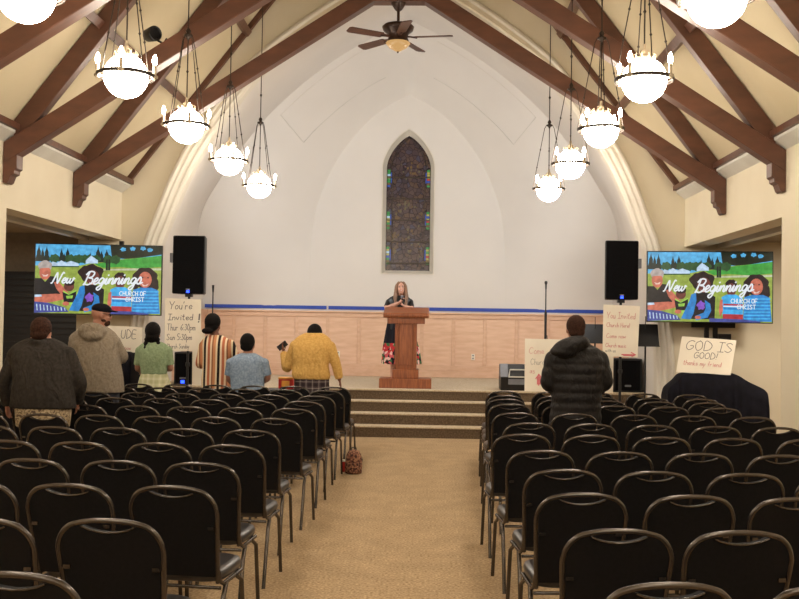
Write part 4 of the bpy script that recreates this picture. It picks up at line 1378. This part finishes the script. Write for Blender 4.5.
def hand(mb, wr, d, side, palm, curl=.6, sc=1.0):
    """wrist, direction of fingers, direction from little finger to thumb, palm normal (fingers curl to it)"""
    d = d.normalized(); side = (side - d * side.dot(d)).normalized(); palm = d.cross(side) if palm is None else (palm - d * palm.dot(d) - side * palm.dot(side)).normalized()
    L = []
    for q, wx, th in ((-.01, .024, .018), (.02, .032, .016), (.06, .041, .014), (.088, .040, .012)):
        c = wr + d * q * sc
        L.append([c + side * (wx * math.cos(t)) * sc + palm * (th * math.sin(t)) * sc for t in [2 * PI * k / 12 for k in range(12)]])
    mb.rings(L)
    for k, (ox, ln) in enumerate(((-.030, .060), (-.010, .074), (.010, .080), (.030, .072))):
        p = wr + d * .082 * sc + side * ox * sc
        pts = [p]; ang = curl * .35
        for j, f_ in enumerate((.42, .32, .26)):
            dd = d * math.cos(ang) + palm * math.sin(ang)
            p = p + dd * ln * f_ * sc; pts.append(p); ang += curl
        mb.tube(pts, [.0098 * sc, .0092 * sc, .0086 * sc, .007 * sc], 8)
    p = wr + d * .02 * sc + side * .028 * sc
    p1 = p + (d * .6 + side * .75 + palm * .25).normalized() * .035 * sc
    p2 = p1 + (d * .85 + side * .3 + palm * .35).normalized() * .032 * sc
    p3 = p2 + (d * .9 + palm * .4).normalized() * .024 * sc
    mb.tube([p, p1, p2, p3], [.014 * sc, .0115 * sc, .0105 * sc, .008 * sc], 8)


def ring_at(c, hw, hd, n=20, rot=0.0, tilt=0.0, ex=.85):
    out = []
    for k in range(n):
        t = 2 * PI * k / n
        x = hw * math.copysign(abs(math.cos(t)) ** ex, math.cos(t)); y = hd * math.copysign(abs(math.sin(t)) ** ex, math.sin(t))
        xr = x * math.cos(rot) - y * math.sin(rot); yr = x * math.sin(rot) + y * math.cos(rot)
        out.append(V(c) + V((xr, yr, -yr * tilt)))
    return out


def torso(mb, rings, Y, k=1.0, rot=0.0, add=0.0, tilt=0.0):
    """rings: px, py, half width px, half depth m, dy"""
    L = []
    cr = catmull([tuple(r_) for r_ in rings], 3)
    for px_, py_, hw, hd, dy in cr:
        c = at(px_, py_, Y + dy)
        L.append(ring_at(c, hw * (Y + dy) / FPX * k + add, hd * k + add, rot=rot, tilt=tilt))
    mb.rings(L)


def head(mb, c, yaw_, pit=0.0, sc=1.0, rollh=0.0):
    """c: centre of skull; local +y is where the face looks; returns transform"""
    R = Matrix.Rotation(yaw_, 4, 'Z') @ Matrix.Rotation(pit, 4, 'X') @ Matrix.Rotation(rollh, 4, 'Y')
    T = Matrix.Translation(c) @ R @ Matrix.Scale(sc, 4)
    k = len(mb.v)
    mb.ell((0, -.005, .02), (.074, .095, .092), 20, 14)
    mb.ell((0, .035, -.045), (.054, .055, .068), 16, 10)
    mb.ell((0, .058, -.088), (.024, .022, .018), 10, 8)
    mb.ell((0, .098, -.022), (.013, .016, .018), 10, 8)
    mb.tube([(0, .088, .012), (0, .104, -.020)], [.007, .011], 8)
    for s in (-1, 1):
        mb.ell((s * .076, .0, -.012), (.010, .022, .032), 10, 8)
        mb.ell((s * .036, .066, -.03), (.022, .022, .022), 10, 8)
    mb.tube([(-.022, .088, -.054), (0, .096, -.052), (.022, .088, -.054)], .0075, 6)
    mb.xform(T, k)
    return T


def limb(mb, pts, rr, k=1.0, add=0.0, n=12):
    P = catmull([tuple(p) + (r_,) for p, r_ in zip(pts, rr)], 4)
    mb.tube([p[:3] for p in P], [max(p[3] * k + add, .008) for p in P], n)


def ankle_leg(mb, hip, foot, face=1, sc=1.0):
    knee = (hip + foot) / 2 + V((0, .02 * face, .02))
    limb(mb, [hip, hip.lerp(knee, .5), knee, knee.lerp(foot, .4), foot + V((0, 0, .09))], [.085 * sc, .075 * sc, .055 * sc, .052 * sc, .036 * sc])
    return knee


def shoes(mb, foot, face, z, sc=1.0):
    mb.ell(foot + V((0, .06 * face * sc, 0)) + V((0, 0, .04)), (.05 * sc, .14 * sc, .045), 14, 10)
    mb.ell(foot + V((0, -.03 * face * sc, .06)), (.045 * sc, .055 * sc, .06), 12, 8)


def skull_hair(mb, T, back=.012, low=-.07, wide=1.08, top=.012, front=.055):
    wide *= 1.06
    """short hair shell over the crown and rear of the head"""
    k = len(mb.v)
    mb.ell((0, -.018 - back * .4, .030 + top * .4), (.074 * wide + .004, .093 + back * .5, .090 + top), 20, 14)
    mb.ell((0, -.040 - back * .6, low * .35), (.068 * wide, .050 + back * .6, .055), 16, 10)
    mb.xform(T, k)


NPEOPLE = []


def person(label, Y, headc, yaw_, pit, hhead, rings, arms, floor_z, hem_px, skin, sleeve_r, hip_px, legmat, legs='trousers', face=1, rollh=0,
           top_mat=None, top_name='jacket', sleeve_to=1.0, hands=(None, None), body_vox=.011, cloth_vox=.012, quilt=None, neck_to=None, extra=None, rot=0.0, paintface=False, handsc=1.0, curl=.5, legsc=1.0, collar=True, tiltt=0.0):
    """arms: list of (shoulder, elbow, wrist) as (px, py, dy)"""
    foot_c = at(hip_px[0], hip_px[1], Y)
    hsc = min(1.0, hhead)
    root = empty('person', (foot_c.x, Y, floor_z), label=label, cat='person')
    O = root.location
    # body: one surface
    body = MB()
    torso(body, rings, Y, .86, rot)
    hc = at(headc[0], headc[1], Y + headc[2])
    T = head(body, hc, yaw_, pit, hhead, rollh)
    top = at(rings[-1][0], rings[-1][1], Y + rings[-1][4])
    limb(body, [top - V((0, 0, .06)), top, T @ V((0, -.015, -.05))], [.07 * hsc, .06 * hsc, .056 * hsc])
    A_ = []
    for k, arm in enumerate(arms):
        P = [at(a_, b_, Y + d_) for a_, b_, d_ in arm]
        A_.append(P)
        limb(body, [P[0].lerp(P[1], .12), P[0].lerp(P[1], .5), P[1], P[1].lerp(P[2], .45), P[2]], [.046 * hsc, .044 * hsc, .038 * hsc, .036 * hsc, .026 * hsc])
        hd_ = hands[k]
        fd = (P[2] - P[1]) if hd_ is None or hd_[0] is None else V(hd_[0])
        sd_ = V((0, face, 0)) if hd_ is None or hd_[1] is None else V(hd_[1])
        pl_ = V((-1 if P[2].x > foot_c.x else 1, 0, 0)) if hd_ is None or hd_[2] is None else V(hd_[2])
        hand(body, P[2], fd, sd_, pl_, curl, handsc)
    hipw = .09 * hsc
    feet = []
    for s in (-1, 1):
        hp = foot_c + V((s * hipw, 0, 0)); hp.y = Y + rings[0][4]
        ft = V((foot_c.x + s * (hipw + .03), Y + rings[0][4] * .3, floor_z))
        hz = V((hp.x, hp.y, foot_c.z))
        kn = ankle_leg(body, hz, ft, face, legsc)
        body.ell(ft + V((0, .05 * face, .045)), (.04, .11, .04), 12, 8)
        feet.append((hz, kn, ft))
    # pelvis joins legs and torso
    bot = at(rings[0][0], rings[0][1], Y + rings[0][4])
    body.rings([ring_at(foot_c.xy.to_3d() + V((0, rings[0][4], foot_c.z - .04)), .16 * hsc, .10 * hsc), ring_at(foot_c.xy.to_3d() + V((0, rings[0][4], foot_c.z + .08)), .165 * hsc, .105 * hsc),
                ring_at(bot + V((0, 0, .03)), .14 * hsc, .095 * hsc)])
    paint = None
    mats = [skin]
    if paintface:
        mats = [skin, K['eye'], K['lip'], K['teeth']]
        paint = [(T @ V((s * .030, .085, .008)), (.016, .05, .006), 1) for s in (-1, 1)]
        paint += [(T @ V((0, .095, -.056)), (.028, .05, .013), 2), (T @ V((0, .095, -.055)), (.020, .05, .006), 3)]
        paint += [(T @ V((s * .030, .085, .028)), (.020, .05, .0045), 1) for s in (-1, 1)]
    bake(body, 'body', mats, root, body_vox, O, 2, paint)
    # garment for the upper body
    g = MB()
    rg = rings
    if quilt:
        cr = catmull([tuple(r_) for r_ in rings], 8)
        L = []
        for px_, py_, hw, hd, dy in cr:
            bul = abs(math.sin(PI * (py_ - quilt[0]) / quilt[1])) ** .6
            c = at(px_, py_, Y + dy)
            L.append(ring_at(c, hw * (Y + dy) / FPX - .012 + .018 * bul, hd - .012 + .018 * bul, 32))
        g.rings(L)
    else:
        torso(g, rg, Y, 1.0, rot)
    for k, P in enumerate(A_):
        sr = sleeve_r
        e = P[1].lerp(P[2], min(1, max(0, sleeve_to * 2 - 1)) * .96) if sleeve_to > .5 else P[0].lerp(P[1], sleeve_to * 2)
        g.ell(P[0] - V((0, 0, .012)), (sr * 1.12, sr * 1.1, sr * 1.06), 18, 12)
        pts = [P[0] + V((0, 0, .0)), P[0].lerp(P[1], .5), P[1], P[1].lerp(P[2], .5), e] if sleeve_to > .5 else [P[0] + V((0, 0, -.01)), P[0].lerp(e, .5), e]
        rr_ = [sr * 1.05, sr, sr * .92, sr * .85, sr * .72] if sleeve_to > .5 else [sr * 1.05, sr, sr * 1.0]
        if quilt:
            PP = catmull([tuple(p) + (r_,) for p, r_ in zip(pts, rr_)], 10)
            tot = 0; rad = []
            for i, p in enumerate(PP):
                if i: tot += (V(p[:3]) - V(PP[i - 1][:3])).length
                rad.append(p[3] - .006 + .011 * abs(math.sin(PI * tot / .105)) ** .6)
            g.tube([p[:3] for p in PP], rad, 18)
        else:
            limb(g, pts, rr_, n=14)
    if extra: extra(g, T, A_, 'top')
    bake(g, top_name, top_mat, root, cloth_vox, O, 2 if not quilt else 1)
    # legs
    if legs == 'trousers':
        t = MB()
        wq = max(.185 * hsc, rings[0][2] * Y / FPX * .84)
        t.rings([ring_at(foot_c.xy.to_3d() + V((0, rings[0][4], foot_c.z - .08)), wq * .94, .13 * hsc), ring_at(foot_c.xy.to_3d() + V((0, rings[0][4], foot_c.z + .08)), wq, .135 * hsc),
                 ring_at(bot + V((0, 0, .02)), wq * .96, .13 * hsc)])
        for hz, kn, ft in feet:
            limb(t, [hz, hz.lerp(kn, .5), kn, kn.lerp(ft, .5), ft + V((0, 0, .05))], [.105 * hsc, .095 * hsc, .078 * hsc, .072 * hsc, .068 * hsc])
        bake(t, 'trousers', legmat, root, .014, O, 2)
    s_ = MB()
    for hz, kn, ft in feet: shoes(s_, ft, face, floor_z)
    bake(s_, 'shoes', K['shoe'], root, .010, O, 1)
    return root, T, A_, O, feet, foot_c


def hairpiece(root, O, mb, mat, name='hair', vox=.010):
    return bake(mb, name, mat, root, vox, O, 1)


# 1 man in charcoal jacket, stooping
def ex1(g, T, A_, w):
    k = len(g.v); g.tube([(.07 * math.cos(t), .07 * math.sin(t) - .02, -.105) for t in [2 * PI * q / 16 for q in range(16)]], .022, 8, loop=True); g.xform(T, k)
r_, T, A_, O, ft, fc = person('person in charcoal jacket and camouflage trousers stooping among chairs below television', 8.9, (41.5, 333, .10), 0.0, -.30, 1.08,
    [(43, 408, 34, .15, -.02), (43, 395, 32, .16, -.02), (43, 378, 30, .16, .0), (42, 362, 31, .15, .03), (41, 350, 31, .13, .06), (41, 343, 24, .10, .09), (41, 338, 12, .07, .10)],
    [((16, 353, .05), (4, 382, .05), (7, 405, .18)), ((68, 353, .05), (80, 382, .05), (78, 403, .18))], 0, None, K['skin2'], .068, (44, 418), K['camo'], top_mat=K['charcoal'], extra=ex1, handsc=1.0)
h = MB(); skull_hair(h, T); hairpiece(r_, O, h, K['hairbrown'])

# 2 man in stone hooded jacket and cap
def ex2(g, T, A_, w):
    c = at(92, 331, 11.44 - .10)
    g.ell(c, (.17, .11, .10), 20, 12)
    g.ell(c + V((.02, -.05, -.05)), (.13, .08, .07), 20, 12)
r_, T, A_, O, ft, fc = person('person in stone hooded jacket and dark cap with beard looking sideways', 11.44, (101, 314.5, .05), -1.15, -.12, 1.15,
    [(102, 392, 22, .19, .0), (101, 378, 22, .20, .0), (98, 362, 22.5, .20, .0), (95, 348, 24, .19, .0), (94, 338, 25, .16, .02), (95, 331, 19, .12, .03), (97, 326, 9, .08, .04)],
    [((76, 343, .02), (73, 368, .05), (84, 372, .30)), ((113, 341, .02), (122, 357, .12), (112, 360, .38))], 0, None, K['skin2'], .082, (101, 402), K['jean'], top_mat=K['khaki'], extra=ex2)
h = MB(); k = 0
h.ell((0, -.002, .055), (.083, .102, .062), 22, 12); h.ell((0, .10, .05), (.065, .07, .010), 18, 8); h.xform(T, 0); hairpiece(r_, O, h, K['blackcloth'], 'cap')
h = MB(); h.ell((0, .062, -.078), (.046, .044, .040), 16, 10); h.ell((.0, .03, -.055), (.060, .045, .03), 16, 8); h.xform(T, 0); hairpiece(r_, O, h, K['hairbrown'], 'beard', .008)
h = MB(); h.tube([(-.078, .0, .012), (-.06, .085, .012), (.06, .085, .012), (.078, 0, .012)], .0045, 6); h.ell((-.032, .094, .006), (.024, .008, .018)); h.ell((.032, .094, .006), (.024, .008, .018))
h.xform(T, 0); bake(h, 'sunglasses', K['black'], r_, .005, O, 0)

# 3 girl in green blouse
def skirt(mb, rings, Y, n=40, pleat=.012, k=1):
    L = []
    for px_, py_, hw, hd, dy in catmull([tuple(r_) for r_ in rings], 3):
        c = at(px_, py_, Y + dy)
        W_ = hw * (Y + dy) / FPX
        L.append([c + V((W_ * math.cos(t) * (1 + pleat / max(W_, .01) * math.sin(9 * t)), hd * math.sin(t) * (1 + pleat / max(hd, .01) * math.sin(9 * t)), 0)) for t in [2 * PI * q / n for q in range(n)]])
    mb.rings(L)
r_, T, A_, O, ft, fc = person('girl in green blouse and pale plaid skirt with dark braided hair', 12.95, (153, 334, .03), 0.12, -.10, 1.14,
    [(154, 374, 13, .12, .0), (154, 367, 13.5, .12, .0), (154, 358, 15, .125, .0), (154, 350, 16.5, .11, .0), (154, 345, 14, .09, .01), (154, 341.5, 7, .06, .01)],
    [((140, 350, .0), (137.5, 368, .02), (140, 371, .22)), ((168, 350, .0), (170.5, 368, .02), (168, 370, .22))], 0, None, K['skin2'], .058, (154, 384), None, legs='bare', top_mat=K['olive'], top_name='blouse', sleeve_to=.42)
s_ = MB(); skirt(s_, [(154, 366, 10.0, .085, 0), (154, 371, 11.0, .095, 0), (154, 375, 13.4, .122, 0), (154, 382, 15.5, .15, 0), (155, 392, 18, .18, 0), (155, 412, 20, .21, 0)], 12.95); bake(s_, 'skirt', K['paleplaid'], r_, .012, O, 1)
h = MB(); skull_hair(h, T, .02, -.10, 1.12, .016)
c = T @ V((0, -.09, -.04))
for sx_ in (-.062, .066):
    pts = [T @ V((sx_ * .8, -.05, -.03)), T @ V((sx_ * 1.1, -.06, -.10)), T @ V((sx_ * 1.15, -.06, -.20)), T @ V((sx_ * 1.1, -.04, -.27))]
    P = catmull([tuple(p) for p in pts], 8)
    h.tube(P, [.030 + .007 * math.sin(i * 1.5) - .012 * i / len(P) for i in range(len(P))], 10)
h.ell(T @ V((0, -.06, -.06)), (.07, .04, .06), 14, 10)
hairpiece(r_, O, h, K['hairblack'])

# 4 woman in striped dress
r_, T, A_, O, ft, fc = person('person in long striped dress with dark hair in a low bun', 13.3, (213.5, 325, .03), -.25, -.05, 1.16,
    [(217, 392, 15, .14, .0), (216, 380, 14.5, .14, .0), (216, 368, 13.5, .13, .0), (216.5, 357, 13.5, .13, .0), (217, 346, 15.5, .12, .0), (216, 340, 14, .10, .01), (215, 335, 7, .06, .02)],
    [((203.5, 345, .0), (199.5, 364, .03), (208, 366, .24)), ((230, 343, .0), (236, 358, .04), (232, 362, .26))], 0, None, K['skin3'], .060, (217, 396), None, legs='bare', top_mat=K['stripe'], top_name='dress', sleeve_to=.9)
s_ = MB(); skirt(s_, [(217, 388, 15, .14, 0), (217, 400, 16, .16, 0), (217, 420, 18, .19, 0), (217, 436, 19, .2, 0)], 13.3); bake(s_, 'dress_skirt', K['stripe'], r_, .014, O, 1)
h = MB(); skull_hair(h, T, .02, -.07, 1.14, .016); h.ell(T @ V((-.02, -.10, -.075)), (.085, .055, .045), 16, 10); hairpiece(r_, O, h, K['hairblack'])

# 5 boy in blue shirt
r_, T, A_, O, ft, fc = person('boy in short sleeved blue shirt with short black hair', 12.95, (248, 345, .03), -.15, -.05, 1.10,
    [(248, 395, 17, .14, .0), (247.5, 383, 17, .14, .0), (247, 372, 17.5, .14, .0), (247, 362, 18.5, .13, .0), (247.5, 357, 15, .11, .01), (248, 353, 7, .07, .02)],
    [((231, 362, .0), (228.5, 378, .02), (234, 386, .22)), ((264, 362, .0), (268, 378, .02), (262, 383, .24))], 0, None, K['skin2'], .062, (248, 402), K['jean'], top_mat=K['blue'], top_name='shirt', sleeve_to=.42, handsc=.85)
h = MB(); skull_hair(h, T, .014, -.07, 1.10, .018); hairpiece(r_, O, h, K['hairblack'])

# 6 person in mustard fleece, head bowed, phone raised
def ex6(g, T, A_, w):
    c = at(314, 334, 13.15)
    g.rings([ring_at(c + V((0, 0, -.06)), .10, .09), ring_at(c + V((0, 0, .02)), .085, .075)])
r_, T, A_, O, ft, fc = person('person in mustard fleece and dark plaid skirt, head bowed, holding a phone', 13.0, (314.5, 336, .16), 0.0, -.75, 1.16,
    [(311.5, 379, 18.5, .16, .0), (311, 374, 19.5, .17, .0), (311, 366, 18, .16, .0), (311, 356, 19, .16, .0), (312, 346, 20.5, .15, .02), (313, 338, 17, .12, .06), (314, 333, 9, .08, .09)],
    [((295.5, 345, .02), (287, 368, .06), (283.5, 352, .30)), ((330, 346, .02), (336.5, 366, .0), (339.5, 380, .02))], 0, None, K['skin3'], .072, (311, 392), None, legs='bare', top_mat=K['mustard'], top_name='fleece', extra=ex6,
    hands=((( -.2, .3, 1), None, None), None), sleeve_to=.97)
s_ = MB(); skirt(s_, [(311.5, 374, 17.5, .15, 0), (311.5, 385, 17.5, .16, 0), (312, 398, 18, .17, 0), (312, 410, 18.5, .18, 0)], 13.0, pleat=.006); bake(s_, 'plaid_skirt', K['plaid'], r_, .012, O, 1)
h = MB(); skull_hair(h, T, .014, -.07, 1.08, .016); hairpiece(r_, O, h, K['hairblack'])
hp = A_[0][2]
ph = empty('mobile_phone', hp + V((-.02, .02, .085)), label='dark mobile phone held up by the person in mustard fleece', cat='phone')
ph.rotation_euler = (.3, .9, .2)
MB().box(-.037, .037, -.005, .005, -.075, .075).build('phone_case', K['black'], ph, bevel=.003)
MB().box(-.033, .033, -.0065, -.005, -.068, .068).build('phone_screen', K['vinyl'], ph)

# 7 man in black puffer
def ex7(g, T, A_, w):
    c = at(570, 345.5, 9.77 - .10)
    g.ell(c, (.185, .11, .085), 24, 14, Matrix.Rotation(-.32, 3, 'Y'))
    g.ell(c + V((-.06, .0, -.06)), (.14, .10, .06), 20, 12)
    g.ell(c + V((.10, .03, .03)), (.10, .11, .07), 20, 12)
r_, T, A_, O, ft, fc = person('person in black puffer coat with hood down standing before the stage', 9.87, (575.5, 329.5, .03), .1, -.12, 1.12,
    [(575, 425, 26, .17, .0), (576, 405, 24.5, .17, .0), (577, 388, 25, .18, .0), (577.5, 372, 26.5, .19, .0), (577, 360, 27.5, .18, .0), (576, 350, 24, .15, .01), (575, 343, 14, .10, .02)],
    [((554, 358, .0), (548.5, 382, .0), (560, 393, .14)), ((599, 358, .0), (605, 381, .0), (593, 394, .14))], 0, None, K['skin2'], .085, (576, 428), K['jean'], top_mat=K['puffer'], top_name='puffer_coat', extra=ex7, quilt=(345, 9.5))
h = MB(); skull_hair(h, T, .008, -.075, 1.05, .008); hairpiece(r_, O, h, K['hairbrown'])

# 8 woman speaking behind the lectern
WY = 17.08
r_, T, A_, O, ft, fc = person('woman with long light brown hair in black dress speaking behind the lectern', WY, (401, 288.3, -.06), PI + .05, .12, 1.0,
    [(399, 330, 11.5, .13, .0), (399, 320, 10.5, .12, .0), (399, 311, 11, .12, .0), (399.3, 303, 11.5, .12, .0), (399.5, 298.5, 11, .10, .0), (400, 295.5, 6, .07, -.01)],
    [((389, 301.5, .0), (386.5, 308.0, -.10), (399, 303, -.30)), ((410, 301.5, .0), (411.5, 308.5, -.10), (404, 306.5, -.30))], ST, None, K['skin'], .056, (400, 337), None, legs='bare', face=-1,
    top_mat=K['black'], top_name='black_top', sleeve_to=.40, paintface=True, body_vox=.008, hands=(((.6, -.2, .9), (0, -1, 0), (1, 0, 0)), ((-.6, -.2, .8), (0, -1, 0), (-1, 0, 0))), handsc=.92, curl=.7)
s_ = MB(); skirt(s_, [(399, 322, 11, .13, 0), (400, 335, 14.5, .19, .02), (401, 350, 18, .25, .03), (401.5, 364, 19.5, .28, .03)], WY, pleat=.02); bake(s_, 'dress', K['dress'], r_, .012, O, 1)
h = MB()
h.ell((0, -.025, .032), (.083, .098, .095), 20, 14)
for sx_ in (-1, 1):
    for q in range(4):
        a_ = .055 + .009 * q
        pts = [(sx_ * (.03 + .008 * q), .055 - .03 * q, .105 - .008 * q), (sx_ * (.070 + .004 * q), .045 - .03 * q, .045), (sx_ * (.082 + .004 * q), .03 - .02 * q, -.06), (sx_ * (.090 + .006 * q), .04 - .01 * q, -.17), (sx_ * (.094 - .006 * q), .06 - .005 * q, -.30), (sx_ * .08, .065, -.38 - .02 * q)]
        P = catmull(pts, 5)
        h.tube(P, [.016 + .012 * math.sin(PI * min(1, i / len(P) + .15)) for i in range(len(P))], 8)
h.ell((0, -.07, -.10), (.085, .045, .15), 16, 12)
h.xform(T, 0); hairpiece(r_, O, h, K['hairblond'], 'hair', .008)
hp = (A_[0][2] + A_[1][2]) / 2
mp = empty('microphone', hp + V((0, -.02, .04)), label='black handheld microphone held by the woman at the lectern', cat='microphone')
mp.rotation_euler = (.35, .1, 0)
MB().lathe([(.010, -.10), (.012, .06), (.014, .07)], n=12).build('handle', K['black'], mp)
MB().lathe([(.014, .07), (.023, .085), (.025, .105), (.018, .125), (.006, .132)], n=14).build('mesh_head', K['grey'], mp)

# ------------------------------------------------------------------ light
wd = bpy.data.worlds.new('world'); SC.world = wd
wd.use_nodes = True
wd.node_tree.nodes['Background'].inputs['Color'].default_value = (.9, .9, 1, 1)
wd.node_tree.nodes['Background'].inputs['Strength'].default_value = 0.02


def area(name, loc, rot, size, power, col):
    l_ = bpy.data.lights.new(name, 'AREA'); l_.energy = power; l_.size = size; l_.color = col
    o = bpy.data.objects.new(name, l_); COL.objects.link(o); o.location = loc; o.rotation_euler = rot
    return o


def spot(name, loc, target, power, ang, col, rad=.15):
    l_ = bpy.data.lights.new(name, 'SPOT'); l_.energy = power; l_.spot_size = ang; l_.spot_blend = .8; l_.color = col; l_.shadow_soft_size = rad
    o = bpy.data.objects.new(name, l_); COL.objects.link(o); o.location = loc
    o.rotation_euler = (V(target) - V(loc)).to_track_quat('-Z', 'Y').to_euler()
    return o


for s in (-1, 1):
    area('aisle_fill', (s * 6.2, 12.6, 3.0), (0, 0, 0), .5, 48, (1.0, .88, .72))  # added fill without a fixture, lifts the dark side aisles
# added fill spots behind the arch jambs brighten the apse; no fixtures there
for s in (-1, 1):
    spot('apse_fill', (s * 3.25, 15.6, 3.75), (-s * 1.0, 19.6, 2.7), 120, 2.5, (.90, .95, 1.0), .12)

SC.view_settings.view_transform = 'Standard'
SC.view_settings.look = 'None'
SC.view_settings.gamma = 1
SC.view_settings.use_curve_mapping = False
SC.view_settings.exposure = 1.1
